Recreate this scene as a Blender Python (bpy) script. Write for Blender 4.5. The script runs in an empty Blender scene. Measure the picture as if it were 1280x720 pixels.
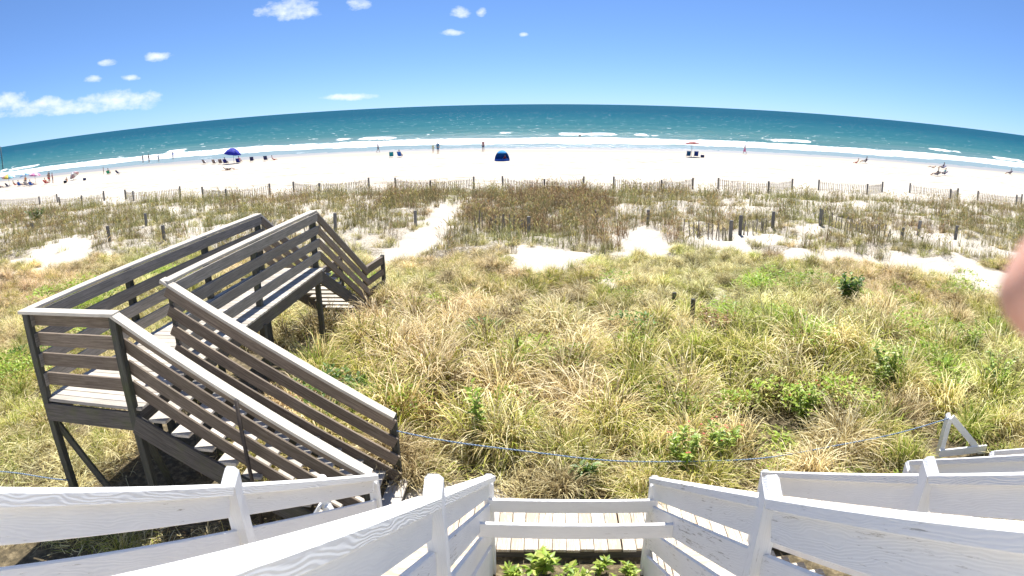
import bpy, bmesh, math, random
from mathutils import Vector, Matrix, noise

R = math.radians
scene = bpy.context.scene
col = scene.collection
random.seed(11)

# ------------------------------------------------------------------ camera
# phone with a clip-on wide lens: near equidistant, 90 degrees across, tilted 16 degrees down
CAM = Vector((0.0, 0.0, 7.0))
cam_data = bpy.data.cameras.new("camera")
cam_data.type = 'PANO'
cam_data.panorama_type = 'FISHEYE_LENS_POLYNOMIAL'
cam_data.sensor_fit = 'HORIZONTAL'
cam_data.sensor_width = 36.0
cam_data.sensor_height = 20.25
cam_data.fisheye_fov = R(180)
cam_data.fisheye_polynomial_k0 = 0.0
cam_data.fisheye_polynomial_k1 = -0.79450922 / 18.0
cam_data.fisheye_polynomial_k2 = 0.0
cam_data.fisheye_polynomial_k3 = 0.00989168 / 18.0 ** 3
cam_data.fisheye_polynomial_k4 = 0.0
cam_data.clip_start = 0.005
cam_data.clip_end = 60000
cam = bpy.data.objects.new("camera", cam_data)
col.objects.link(cam)
cr, cu, cf = ((0.99873392, 0.04897198, -0.01150214), (-0.00272562, 0.28099409, 0.95970563), (-0.05023072, 0.95845922, -0.28077181))
cam.matrix_world = Matrix(((cr[0], cu[0], -cf[0], CAM.x), (cr[1], cu[1], -cf[1], CAM.y), (cr[2], cu[2], -cf[2], CAM.z), (0, 0, 0, 1)))
cam_data.dof.use_dof = True
cam_data.dof.focus_distance = 11.0
cam_data.dof.aperture_fstop = 26.0
scene.camera = cam

# ------------------------------------------------------------------ sky and sun
SUN_AZ, SUN_EL = 4.0, 60.0          # degrees to the right of straight out to sea, degrees up
world = bpy.data.worlds.new("World")
scene.world = world
world.use_nodes = True
wn, wl = world.node_tree.nodes, world.node_tree.links
wn.clear()
w_out = wn.new('ShaderNodeOutputWorld')
w_bg = wn.new('ShaderNodeBackground')
w_bg.inputs['Strength'].default_value = 0.128
w_sky = wn.new('ShaderNodeTexSky')
w_sky.sky_type = 'NISHITA'
w_sky.sun_disc = False
w_sky.sun_elevation = R(SUN_EL)
w_sky.sun_rotation = R(SUN_AZ)
w_sky.altitude = 0
w_sky.air_density = 0.5
w_sky.dust_density = 0.0
w_sky.ozone_density = 10.0
w_gam = wn.new('ShaderNodeGamma'); w_gam.inputs['Gamma'].default_value = 0.7
wl.new(w_sky.outputs['Color'], w_gam.inputs['Color'])
# small fair-weather clouds: direction, its two tangents, half sizes in radians
CLOUDS = [
((-0.3696, 0.916, 0.156),(0.9232, 0.3807, -0.0521),(0.0725, -0.1396, 0.9876),0.0496,0.0171),
((-0.2737, 0.9487, 0.1585),(0.9585, 0.2825, -0.0396),(0.057, -0.1491, 0.9872),0.0211,0.0099),
((-0.1245, 0.982, 0.1417),(0.9915, 0.1282, -0.0215),(0.0308, -0.1395, 0.9897),0.0174,0.0099),
((-0.0923, 0.9855, 0.1423),(0.9953, 0.0951, -0.0173),(0.0257, -0.1411, 0.9897),0.0087,0.0074),
((-0.1386, 0.984, 0.1116),(0.9896, 0.1415, -0.0242),(0.0305, -0.109, 0.9936),0.0198,0.0062),
((-0.5478, 0.8306, 0.1003),(0.8271, 0.5553, -0.0869),(0.0868, -0.0635, 0.9942),0.0223,0.0074),
((-0.6275, 0.7748, 0.0774),(0.7679, 0.6318, -0.1057),(0.0902, -0.0272, 0.9956),0.0161,0.0062),
((-0.5834, 0.8088, 0.074),(0.8032, 0.5876, -0.0983),(0.084, -0.0312, 0.996),0.0161,0.0050),
((-0.6078, 0.7879, 0.099),(0.7824, 0.6151, -0.0972),(0.0944, -0.0528, 0.9941),0.0149,0.0055),
((-0.7198, 0.6916, 0.0594),(0.682, 0.72, -0.1287),(0.0935, 0.011, 0.9956),0.0372,0.0161),
((-0.5984, 0.8001, 0.0434),(0.7937, 0.5987, -0.1076),(0.0767, 0.0026, 0.997),0.0670,0.0149),
((-0.6784, 0.733, 0.0498),(0.7246, 0.6782, -0.1224),(0.0863, 0.0115, 0.9962),0.0450,0.0112),
((-0.655, 0.754, 0.040),(0.7446, 0.6582, -0.1204),(0.0843, 0.0095, 0.9962),0.1250,0.0095),
((-0.2908, 0.9566, 0.0197),(0.9552, 0.2909, -0.0539),(0.0394, -0.0092, 0.9992),0.0459,0.0060),
((-0.0294, 0.9938, 0.1073),(0.9995, 0.0299, -0.0089),(0.014, -0.1075, 0.9941),0.0074,0.0040),
]
w_tc = wn.new('ShaderNodeTexCoord')
w_noise = wn.new('ShaderNodeTexNoise')
w_noise.inputs['Scale'].default_value = 42
w_noise.inputs['Detail'].default_value = 6
w_noise.inputs['Roughness'].default_value = 0.62
w_map = wn.new('ShaderNodeMapping')
w_map.inputs['Scale'].default_value = (1, 1, 1.7)
wl.new(w_tc.outputs['Generated'], w_map.inputs['Vector'])
wl.new(w_map.outputs['Vector'], w_noise.inputs['Vector'])

def wmath(op, a, b=None, clamp=False):
    n = wn.new('ShaderNodeMath'); n.operation = op; n.use_clamp = clamp
    for i, v in enumerate((a, b)):
        if v is None: continue
        if hasattr(v, 'default_value') or hasattr(v, 'links'): wl.new(v, n.inputs[i])
        else: n.inputs[i].default_value = v
    return n.outputs[0]
def wdot(vec):
    n = wn.new('ShaderNodeVectorMath'); n.operation = 'DOT_PRODUCT'
    wl.new(w_tc.outputs['Generated'], n.inputs[0]); n.inputs[1].default_value = vec
    return n.outputs['Value']
dens = None
for d, u, v, a, b in CLOUDS:
    fwd = wdot(d)
    U = wmath('DIVIDE', wdot(Vector(u) - Vector(d) * Vector(u).dot(Vector(d))), a)
    V = wmath('DIVIDE', wdot(Vector(v) - Vector(d) * Vector(v).dot(Vector(d))), b)
    V = wmath('MULTIPLY', V, 1.0)
    r2 = wmath('ADD', wmath('MULTIPLY', U, U), wmath('MULTIPLY', V, V))
    e = wmath('SUBTRACT', 1.15, r2)
    e = wmath('MAXIMUM', e, -3.0)
    e = wmath('SUBTRACT', e, wmath('MULTIPLY', wmath('LESS_THAN', fwd, 0.5), 10.0))
    dens = e if dens is None else wmath('MAXIMUM', dens, e)
nz = wmath('MULTIPLY', wmath('SUBTRACT', w_noise.outputs['Fac'], 0.55), 3.2)
dens = wmath('MULTIPLY', wmath('ADD', wmath('MULTIPLY', dens, 1.0), nz), 0.7, True)
w_mix = wn.new('ShaderNodeMix'); w_mix.data_type = 'RGBA'
wl.new(wmath('MULTIPLY', dens, 0.92), w_mix.inputs['Factor'])
w_tint = wn.new('ShaderNodeMix'); w_tint.data_type = 'RGBA'; w_tint.blend_type = 'MULTIPLY'; w_tint.inputs['Factor'].default_value = 1.0
w_tint.inputs['B'].default_value = (0.67, 0.815, 1.03, 1)
wl.new(w_gam.outputs['Color'], w_tint.inputs['A'])
wl.new(w_tint.outputs['Result'], w_mix.inputs['A'])
w_mix.inputs['B'].default_value = (4.0, 4.3, 4.5, 1)
wl.new(w_mix.outputs['Result'], w_bg.inputs['Color'])
wl.new(w_bg.outputs['Background'], w_out.inputs['Surface'])

sun_data = bpy.data.lights.new("sun", 'SUN')
sun_data.energy = 4.6
sun_data.angle = R(0.53)
sun_data.color = (1.0, 0.955, 0.88)
sun = bpy.data.objects.new("sun", sun_data)
col.objects.link(sun)
sd = Vector((math.sin(R(SUN_AZ)) * math.cos(R(SUN_EL)), math.cos(R(SUN_AZ)) * math.cos(R(SUN_EL)), math.sin(R(SUN_EL))))
sun.rotation_euler = (-sd).to_track_quat('-Z', 'Y').to_euler()
sun.location = (0, 0, 40)

vs = scene.view_settings
vs.view_transform = 'Standard'
vs.look = 'None'
vs.exposure = 1.05
vs.gamma = 1.0
vs.use_curve_mapping = False
scene.cycles.max_bounces = 8
scene.cycles.transparent_max_bounces = 8

# ------------------------------------------------------------------ helpers
def tag(o, label=None, cat=None, group=None, kind=None):
    if label: o['label'] = label
    if cat: o['category'] = cat
    if group: o['group'] = group
    if kind: o['kind'] = kind
    return o

def link(name, data, parent=None):
    o = bpy.data.objects.new(name, data)
    col.objects.link(o)
    if parent is not None:
        o.parent = parent
        o.matrix_parent_inverse = Matrix.Translation(-parent.location)
    return o

def empty(name, loc, label, cat, group=None):
    o = link(name, None)
    o.location = loc
    o.empty_display_size = 0.2
    return tag(o, label, cat, group)

def part(name, parent):
    """an Empty part that holds sub-parts"""
    return link(name, None, parent)

def new_mesh(name, verts, faces, mat=None, smooth=False):
    me = bpy.data.meshes.new(name)
    me.from_pydata([tuple(v) for v in verts], [], faces)
    if mat: me.materials.append(mat)
    if smooth: me.polygons.foreach_set('use_smooth', [True] * len(me.polygons))
    me.update()
    return me

_boxes = {}
def box_mesh(L, W, T, mat, bev=0.004):
    key = (round(L, 3), round(W, 4), round(T, 4), mat.name, bev)
    if key in _boxes: return _boxes[key]
    bm = bmesh.new()
    bmesh.ops.create_cube(bm, size=1.0)
    for v in bm.verts: v.co = Vector((v.co.x * L, v.co.y * W, v.co.z * T))
    if bev: bmesh.ops.bevel(bm, geom=list(bm.edges), offset=bev, segments=1, affect='EDGES')
    me = bpy.data.meshes.new("board")
    bm.to_mesh(me); bm.free()
    me.materials.append(mat)
    _boxes[key] = me
    return me

def frame(xd, zd):
    x = xd.normalized(); z = (zd - x * zd.dot(x)).normalized(); y = z.cross(x)
    return Matrix(((x.x, y.x, z.x), (x.y, y.y, z.y), (x.z, y.z, z.z)))

def board(name, parent, p0, p1, W, T, mat, up=(0, 0, 1), bev=0.004, warp=0.0):
    """a straight piece of timber from p0 to p1 (centre line); W across, T along 'up'"""
    p0, p1 = Vector(p0), Vector(p1)
    d = p1 - p0
    o = link(name, box_mesh(d.length, W, T, mat, bev), parent)
    m = frame(d, Vector(up)).to_4x4()
    if warp: m = m @ Matrix.Rotation(random.uniform(-warp, warp), 4, 'Z') @ Matrix.Rotation(random.uniform(-warp, warp), 4, 'X')
    m.translation = (p0 + p1) / 2
    o.matrix_basis = m
    return o

def post(name, parent, x, y, z0, z1, s, mat, bev=0.006):
    return board(name, parent, (x, y, z0), (x, y, z1), s, s, mat, up=(0, 1, 0), bev=bev)

def tube_mesh(pts, rad, mat, sides=6, closed_ends=True):
    pts = [Vector(p) for p in pts]
    rad = rad if isinstance(rad, (list, tuple)) else [rad] * len(pts)
    vs_, fs = [], []
    for i, p in enumerate(pts):
        t = (pts[min(i + 1, len(pts) - 1)] - pts[max(i - 1, 0)]).normalized()
        a = t.orthogonal() if abs(t.z) > 0.95 else t.cross(Vector((0, 0, 1)))
        a.normalize(); b = t.cross(a)
        for k in range(sides):
            an = 2 * math.pi * k / sides
            vs_.append(p + (a * math.cos(an) + b * math.sin(an)) * rad[i])
    for i in range(len(pts) - 1):
        for k in range(sides):
            k2 = (k + 1) % sides
            fs.append((i * sides + k, i * sides + k2, (i + 1) * sides + k2, (i + 1) * sides + k))
    if closed_ends:
        fs.append(tuple(range(sides))[::-1]); n = (len(pts) - 1) * sides
        fs.append(tuple(n + k for k in range(sides)))
    return new_mesh("tube", vs_, fs, mat, True)

def tube(name, parent, pts, rad, mat, sides=6):
    return link(name, tube_mesh(pts, rad, mat, sides), parent)

# ------------------------------------------------------------------ materials
class NT:
    def __init__(s, name):
        s.m = bpy.data.materials.new(name); s.m.use_nodes = True
        s.n = s.m.node_tree.nodes; s.l = s.m.node_tree.links
        s.b = s.n['Principled BSDF']; s.out = s.n['Material Output']
    def new(s, t, **kw):
        n = s.n.new(t)
        for k, v in kw.items():
            if k in n.inputs: n.inputs[k].default_value = v
            else: setattr(n, k, v)
        return n
    def val(s, v, sock):
        if hasattr(v, 'links'): s.l.new(v, sock)
        else: sock.default_value = v
    def math(s, op, a, b=None, clamp=False):
        n = s.n.new('ShaderNodeMath'); n.operation = op; n.use_clamp = clamp
        s.val(a, n.inputs[0])
        if b is not None: s.val(b, n.inputs[1])
        return n.outputs[0]
    def mix(s, f, a, b, blend='MIX'):
        n = s.n.new('ShaderNodeMix'); n.data_type = 'RGBA'; n.blend_type = blend
        s.val(f, n.inputs['Factor'])
        for v, k in ((a, 'A'), (b, 'B')):
            if isinstance(v, (tuple, list)) and len(v) == 3: v = (*v, 1)
            s.val(v, n.inputs[k])
        return n.outputs['Result']
    def ramp(s, f, stops, interp='LINEAR'):
        n = s.n.new('ShaderNodeValToRGB'); s.l.new(f, n.inputs['Fac'])
        el = n.color_ramp.elements; n.color_ramp.interpolation = interp
        while len(el) < len(stops): el.new(0.5)
        for e, (p, c) in zip(el, stops):
            e.position = p; e.color = (*c, 1) if isinstance(c, (tuple, list)) else (c, c, c, 1)
        return n.outputs['Color']
    def noise(s, vec, scale, detail=4, rough=0.55, dist=0.0, out='Fac'):
        n = s.new('ShaderNodeTexNoise', Scale=scale, Detail=detail, Roughness=rough, Distortion=dist)
        if vec is not None: s.l.new(vec, n.inputs['Vector'])
        return n.outputs[out]
    def mapping(s, vec, scale=(1, 1, 1), loc=None):
        n = s.n.new('ShaderNodeMapping'); n.inputs['Scale'].default_value = scale
        s.l.new(vec, n.inputs['Vector'])
        if loc is not None: s.val(loc, n.inputs['Location'])
        return n.outputs['Vector']
    def bump(s, h, strength=0.3, dist=0.01):
        n = s.new('ShaderNodeBump', Strength=strength, Distance=dist)
        s.l.new(h, n.inputs['Height']); s.l.new(n.outputs['Normal'], s.b.inputs['Normal'])
    def set(s, **kw):
        for k, v in kw.items():
            k = k.replace('_', ' ')
            if isinstance(v, (tuple, list)) and len(v) == 3: v = (*v, 1)
            s.val(v, s.b.inputs[k])
        return s.m

def obj_coords(t):
    tc = t.n.new('ShaderNodeTexCoord'); oi = t.n.new('ShaderNodeObjectInfo')
    sh = t.n.new('ShaderNodeVectorMath'); sh.operation = 'ADD'
    cm = t.n.new('ShaderNodeCombineXYZ')
    t.l.new(t.math('MULTIPLY', oi.outputs['Random'], 37.0), cm.inputs[0])
    t.l.new(t.math('MULTIPLY', oi.outputs['Random'], 91.0), cm.inputs[1])
    t.l.new(t.math('MULTIPLY', oi.outputs['Random'], 53.0), cm.inputs[2])
    t.l.new(tc.outputs['Object'], sh.inputs[0]); t.l.new(cm.outputs[0], sh.inputs[1])
    return sh.outputs[0], oi.outputs['Random']

def wood(name, dark, mid, light, rough=0.85, green=0.0, bump=0.5):
    t = NT(name); v, rnd = obj_coords(t)
    g = t.noise(t.mapping(v, (0.9, 26, 26)), 3.0, 5, 0.65, 0.4)
    f = t.noise(t.mapping(v, (3, 120, 120)), 3.0, 3, 0.6)
    c = t.ramp(g, [(0.3, dark), (0.52, mid), (0.74, light)])
    c = t.mix(t.math('MULTIPLY', t.ramp(f, [(0.52, 0.0), (0.7, 1.0)]), 0.55), c, tuple(x * 0.45 for x in dark))
    blot = t.noise(v, 2.3, 4, 0.6)
    c = t.mix(t.ramp(blot, [(0.4, 0.0), (0.75, 0.5)]), c, tuple(x * 0.6 for x in mid))
    if green:
        gn = t.noise(v, 3.7, 4, 0.65)
        c = t.mix(t.math('MULTIPLY', t.ramp(gn, [(0.5, 0.0), (0.72, 1.0)]), green), c, (0.10, 0.12, 0.03))
    hs = t.new('ShaderNodeHueSaturation', Saturation=1.0)
    t.l.new(t.math('ADD', t.math('MULTIPLY', rnd, 0.5), 0.75), hs.inputs['Value']); t.l.new(c, hs.inputs['Color'])
    t.bump(t.math('ADD', g, t.math('MULTIPLY', f, 0.5)), bump, 0.006)
    return t.set(Base_Color=hs.outputs['Color'], Roughness=rough)

def paint(name, base, peel=0.3, wear=(0.22, 0.19, 0.15), grain=0.18):
    """white paint over raised grain, worn through in places along the grain"""
    t = NT(name); v, rnd = obj_coords(t)
    warpn = t.noise(t.mapping(v, (1.3, 6, 6)), 2.0, 2, 0.5, out='Color')
    vw = t.n.new('ShaderNodeVectorMath'); vw.operation = 'MULTIPLY_ADD'
    t.l.new(warpn, vw.inputs[0]); vw.inputs[1].default_value = (0.0, 0.07, 0.07); t.l.new(v, vw.inputs[2])
    wv = t.new('ShaderNodeTexWave', Scale=48.0, Distortion=2.0, Detail=2.0)
    wv.bands_direction = 'DIAGONAL'
    wv.inputs['Detail Scale'].default_value = 1.0
    t.l.new(t.mapping(vw.outputs[0], (0.05, 1, 1)), wv.inputs['Vector'])
    fine = t.noise(t.mapping(v, (4, 150, 150)), 2.0, 3, 0.6)
    worn = t.noise(t.mapping(v, (2.2, 40, 40)), 2.2, 6, 0.7)
    big = t.noise(v, 1.6, 3, 0.5)
    w = t.math('ADD', worn, t.math('MULTIPLY', t.math('SUBTRACT', big, 0.5), 0.5))
    m = t.ramp(w, [(0.70 - 0.10 * peel, 0.0), (0.76 - 0.10 * peel, 1.0)])
    dirt = t.noise(t.mapping(v, (0.7, 3, 3)), 3.0, 5, 0.65)
    c = t.mix(t.ramp(dirt, [(0.45, 0.0), (0.8, 0.35)]), base, tuple(x * 0.78 for x in base))
    c = t.mix(t.math('MULTIPLY', t.ramp(wv.outputs['Fac'], [(0.0, 0.12), (0.3, 0.0)]), 1.0), c, tuple(x * 0.7 for x in base))
    c = t.mix(t.math('MULTIPLY', m, 0.85), c, wear)
    h = t.math('ADD', t.math('MULTIPLY', wv.outputs['Fac'], 0.9), t.math('MULTIPLY', fine, 0.35))
    h = t.math('SUBTRACT', h, t.math('MULTIPLY', m, 0.6))
    t.bump(h, grain, 0.004)
    return t.set(Base_Color=c, Roughness=0.55)

def plain(name, c, rough=0.7, var=0.15, metallic=0.0):
    t = NT(name); v, rnd = obj_coords(t)
    n = t.noise(v, 6.0, 3, 0.6)
    cc = t.mix(t.ramp(n, [(0.3, 0.0), (0.7, 1.0)]), tuple(x * (1 - var) for x in c), tuple(min(1, x * (1 + var)) for x in c))
    return t.set(Base_Color=cc, Roughness=rough, Metallic=metallic)

M_BOARD = wood("weathered_shaded_board", (0.095, 0.072, 0.053), (0.205, 0.163, 0.125), (0.33, 0.275, 0.22), green=0.10)  # weathered wood, its colour darkened so the rail boards read as shaded
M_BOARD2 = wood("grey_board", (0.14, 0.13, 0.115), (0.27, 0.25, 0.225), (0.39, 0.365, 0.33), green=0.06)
M_CAP = wood("sunlit_cap", (0.40, 0.36, 0.30), (0.58, 0.54, 0.46), (0.70, 0.65, 0.57), green=0.0, bump=0.35)  # paler wood, lightened so the cap tops read as sunlit
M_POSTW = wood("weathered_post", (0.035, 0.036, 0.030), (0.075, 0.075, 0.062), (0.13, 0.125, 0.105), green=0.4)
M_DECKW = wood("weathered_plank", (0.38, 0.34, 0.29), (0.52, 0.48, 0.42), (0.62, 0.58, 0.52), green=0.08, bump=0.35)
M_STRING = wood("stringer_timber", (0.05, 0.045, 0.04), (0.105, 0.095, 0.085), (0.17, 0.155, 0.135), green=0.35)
M_WHITE = paint("white_paint", (0.87, 0.875, 0.87), 0.1)
M_WCAP = paint("white_cap_paint", (0.85, 0.85, 0.835), -0.1, grain=0.5)
M_WHITE_OLD = paint("white_paint_worn", (0.86, 0.86, 0.85), 0.85, (0.34, 0.32, 0.29))
M_WPLANK = paint("worn_white_plank", (0.62, 0.59, 0.52), 2.4, (0.36, 0.26, 0.16))
M_SLAT = wood("fence_slat_wood", (0.16, 0.14, 0.12), (0.25, 0.225, 0.195), (0.36, 0.33, 0.29), bump=0.2)
M_GPOST = wood("grey_post_wood", (0.10, 0.10, 0.095), (0.19, 0.185, 0.175), (0.30, 0.29, 0.27), bump=0.4)
M_RUST = plain("rusty_pipe", (0.055, 0.042, 0.033), 0.7, 0.4)
M_WIRE = plain("grey_wire", (0.25, 0.25, 0.25), 0.5)

# ------------------------------------------------------------------ the land: one sheet from the house to the sea bed
def lerp_tab(y, tab):
    if y <= tab[0][0]: return tab[0][1]
    for (a, za), (b, zb) in zip(tab, tab[1:]):
        if y <= b:
            f = (y - a) / (b - a)
            return za + (zb - za) * f
    return tab[-1][1]
PROFILE = [(-40, 2.2), (8, 2.2), (15, 1.95), (28, 1.2), (40, 0.75), (50, 0.35), (60, 0.2), (75, 0.05), (100, -0.06), (110, -0.14), (135, -0.7), (400, -4)]
SAND = [(-6.16, 20.86, 0.4, 1.41), (-5.85, 21.93, 0.66, 1.85), (-5.47, 24.34, 0.84, 2.43), (-5.29, 27.54, 0.87, 2.7), (-5.23, 31.37, 0.65, 3.75), (-5.73, 35.9, 0.6, 4.15), (-6.71, 40.28, 0.47, 2.65), (4.04, 27.47, 1.13, 3.52), (0.07, 22.28, 1.33, 2.32), (-0.83, 21.21, 0.54, 1.14), (1.82, 18.38, 0.62, 0.87), (7.8, 25.15, 0.67, 2.4), (7.0, 27.2, 0.6, 1.14), (4.75, 16.85, 0.35, 1.12), (10.38, 22.68, 1.77, 1.02), (13.26, 23.46, 2.42, 1.48), (14.65, 21.93, 1.83, 1.67), (15.37, 19.69, 1.77, 3.05), (17.07, 19.68, 1.27, 3.68), (14.19, 16.43, 0.68, 1.43), (-22.02, 20.34, 2.2, 1.53), (-22.6, 24.01, 2.1, 1.78), (-24.56, 28.55, 1.51, 2.52), (-26.85, 30.93, 1.16, 1.88), (-18.71, 31.34, 1.16, 1.47), (-34.18, 44.44, 4.6, 2.52), (-26.22, 41.92, 2.62, 2.14), (10.1, 27.49, 1.62, 1.39), (15.42, 30.02, 2.02, 1.3), (20.76, 28.99, 2.39, 2.12), (20.9, 25.63, 2.3, 1.42), (5.18, 37.63, 1.94, 1.52), (10.77, 38.33, 3.24, 1.6), (17.73, 42.32, 4.14, 2.03), (24.8, 43.43, 5.13, 2.22), (35.16, 45.04, 5.94, 3.16), (-14.79, 38.99, 1.8, 1.71), (-1.3, 6.75, 0.9, 0.45), (2.4, 6.75, 0.8, 0.2)]

def nz2(x, y, s, seed=0.0):
    return noise.noise(Vector((x * s + seed, y * s - seed, seed * 0.7)))

def sand_at(x, y):
    """1 on bare sand, 0 under cover"""
    best = -9.0
    for k, (cx, cy, rx, ry) in enumerate(SAND):
        dx, dy = (x - cx) / rx, (y - cy) / ry
        if k > 6: dx *= 0.78; dy = dy * 0.74 + 0.14
        else: dx *= 0.88
        best = max(best, 1.0 - (dx * dx + dy * dy))
    best += 0.7 * nz2(x, y, 1.1, 3.1) + 0.35 * nz2(x, y, 3.1, 8.2)
    s = min(1.0, max(0.0, best * 2.0 + 0.2))
    if y > 49.0: s = max(s, min(1.0, (y - 49.0 + 1.5 * nz2(x, y, 0.35, 5.5)) / 2.0))
    return s

def ground(x, y):
    z = lerp_tab(y, PROFILE)
    if 8 < y < 52:
        a = min(1.0, (y - 8) / 3.0) * min(1.0, (52 - y) / 8.0)
        big = nz2(x, y, 0.28, 1.7) * 0.30 + nz2(x, y, 0.75, 4.4) * 0.22
        if abs(x + 5.2) < 2.2 and y < 17: a *= 0.35
        z += a * big
    if y < 110: z += 0.02 * nz2(x, y, 1.9, 2.2)
    return z

def axis(bands):
    out = [bands[0][0]]
    for a, b, st in bands:
        n = max(1, round((b - a) / st))
        out += [a + (b - a) * (i + 1) / n for i in range(n)]
    return out

def grid_mesh(name, xs, ys, zf, attr=None):
    nx = len(xs)
    verts = [(x, y, zf(x, y)) for y in ys for x in xs]
    faces = [(j * nx + i, j * nx + i + 1, (j + 1) * nx + i + 1, (j + 1) * nx + i) for j in range(len(ys) - 1) for i in range(nx - 1)]
    me = bpy.data.meshes.new(name)
    me.from_pydata(verts, [], faces)
    me.polygons.foreach_set('use_smooth', [True] * len(faces))
    if attr:
        for an, f in attr.items():
            at = me.attributes.new(an, 'FLOAT', 'POINT')
            at.data.foreach_set('value', [f(v[0], v[1]) for v in verts])
    me.update()
    return me

GX = axis([(-420, -90, 15), (-90, -30, 1.2), (-30, 30, 0.3), (30, 90, 1.2), (90, 420, 15)])
GY = axis([(-40, 4, 4), (4, 52, 0.3), (52, 112, 1.2), (112, 260, 15)])
def cover_at(x, y):
    if not (4 < y < 53): return 0.0 if y > 50 else 0.12
    return max(0.0, 1.0 - sand_at(x, y)) * lerp_tab(y, [(4, 0.95), (18, 0.8), (26, 0.45), (40, 0.3), (50, 0.1)])

t = NT("sand")
geo = t.n.new('ShaderNodeNewGeometry'); sep = t.n.new('ShaderNodeSeparateXYZ')
t.l.new(geo.outputs['Position'], sep.inputs[0]); P = geo.outputs['Position']
n1 = t.noise(P, 0.9, 5, 0.6); n2 = t.noise(P, 14.0, 4, 0.7); n3 = t.noise(P, 130.0, 2, 0.6)
sandc = t.mix(t.ramp(n1, [(0.3, 0.0), (0.7, 1.0)]), (0.47, 0.42, 0.345), (0.56, 0.52, 0.445))
sandc = t.mix(t.ramp(n2, [(0.55, 0.0), (0.75, 0.45)]), sandc, (0.40, 0.34, 0.26))
# drift lines of weed and shell on the beach, long streaks parallel to the shore
st = t.noise(t.mapping(P, (0.05, 0.55, 1)), 1.0, 4, 0.65); st2 = t.noise(t.mapping(P, (0.7, 2.2, 1)), 1.0, 4, 0.7)
beach = t.math('GREATER_THAN', sep.outputs['Y'], 54.0)
strk = t.math('MULTIPLY', t.ramp(st, [(0.47, 0.0), (0.58, 1.0)]), t.ramp(st2, [(0.44, 0.0), (0.60, 1.0)]))
sandc = t.mix(t.math('MULTIPLY', t.math('MULTIPLY', strk, beach), 0.9), sandc, (0.24, 0.20, 0.15))
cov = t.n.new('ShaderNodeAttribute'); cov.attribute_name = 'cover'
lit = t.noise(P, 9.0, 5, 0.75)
litc = t.ramp(lit, [(0.3, (0.03, 0.025, 0.012)), (0.5, (0.11, 0.085, 0.045)), (0.72, (0.30, 0.24, 0.14))])  # brown litter, darkened for the shade in gaps between tussocks
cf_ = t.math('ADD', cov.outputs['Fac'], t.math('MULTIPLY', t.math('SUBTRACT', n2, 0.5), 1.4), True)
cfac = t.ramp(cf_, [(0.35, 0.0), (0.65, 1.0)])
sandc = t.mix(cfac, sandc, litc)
# wet sand towards the water
wetn = t.math('ADD', sep.outputs['Y'], t.math('MULTIPLY', t.math('SUBTRACT', t.noise(t.mapping(P, (0.03, 0.1, 1)), 1.0, 3, 0.5), 0.5), 14.0))
damp = t.n.new('ShaderNodeMapRange'); damp.inputs['From Min'].default_value = 93; damp.inputs['From Max'].default_value = 98.5
t.l.new(wetn, damp.inputs['Value'])
wet = t.n.new('ShaderNodeMapRange'); wet.inputs['From Min'].default_value = 97.5; wet.inputs['From Max'].default_value = 101.5
t.l.new(wetn, wet.inputs['Value'])
sandc = t.mix(damp.outputs[0], sandc, (0.40, 0.35, 0.275))
sandc = t.mix(wet.outputs[0], sandc, (0.27, 0.265, 0.25))
rgh = t.math('SUBTRACT', 0.95, t.math('MULTIPLY', wet.outputs[0], 0.5))
foot = t.noise(P, 2.6, 3, 0.6)
hh = t.math('ADD', t.math('MULTIPLY', foot, t.math('SUBTRACT', 1.0, damp.outputs[0])), t.math('MULTIPLY', n3, 0.12))
t.bump(hh, 0.55, 0.12)
M_SAND = t.set(Base_Color=sandc, Roughness=rgh)

me = grid_mesh("ground", GX, GY, ground, {'cover': cover_at})
me.materials.append(M_SAND)
tag(link("beach_and_dune_ground", me), "pale sand running from the dune down to the wet shore", "sand", kind='structure')

# ------------------------------------------------------------------ the sea
def surf(x, y):
    """height of the water surface and how much foam lies on it"""
    z, foam = -0.085, 0.0
    if y < 240:
        w = 5.0 * nz2(x, 0, 0.012, 2.0) + 3.5 * nz2(x, 7, 0.05, 3.0) + 3.0 * nz2(x, 3, 0.17, 5.0) + 2.0 * nz2(x, y * 0.4, 0.45, 6.0)
        e = y + w
        # thin sheet sliding up the beach with a lacy edge
        if e < 119.0: z = -0.085 - 0.012 * (119 - e) * 0.2
        # spilling foam of the last wave
        band = min(1.0, max(0.0, (e - 117.0) / 2.5)) * min(1.0, max(0.0, (138.5 - e) / 4.0))
        foam = band * (0.95 + 0.5 * nz2(x, y, 0.14, 1.0))
        lace = max(0.0, 1 - abs(e - 108.5) / 1.5) * 0.45
        foam = max(foam, lace * (0.5 + nz2(x, y, 0.3, 6.0)))
        z += 0.28 * math.exp(-((e - 137.0) / 2.2) ** 2) * (0.6 + 0.4 * nz2(x, 0, 0.05, 9))
        # breakers further out, broken into lengths
        for yb, amp, off, thr in ((147.0, 0.5, 11.0, 0.24), (157.0, 0.55, 17.0, 0.42), (178.0, 0.45, 23.0, 0.52)):
            ee = y + 6.0 * nz2(x, off, 0.02, off) + 2.5 * nz2(x, off, 0.11, off) + 1.5 * nz2(x, off, 0.4, off)
            k = nz2(x, yb, 0.05, off) + 0.6 * nz2(x, yb, 0.19, off)
            on = min(1.0, max(0.0, (k - thr) * 5.0))
            dz = (ee - yb)
            prof = math.exp(-(dz / 1.6) ** 2) if dz < 0 else math.exp(-(dz / 4.5) ** 2)
            z += amp * prof * (0.55 + 0.45 * on)
            foam = max(foam, on * max(0.0, 1.0 - abs(dz + 0.9) / 2.6) * 1.25)
    return z, foam

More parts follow.
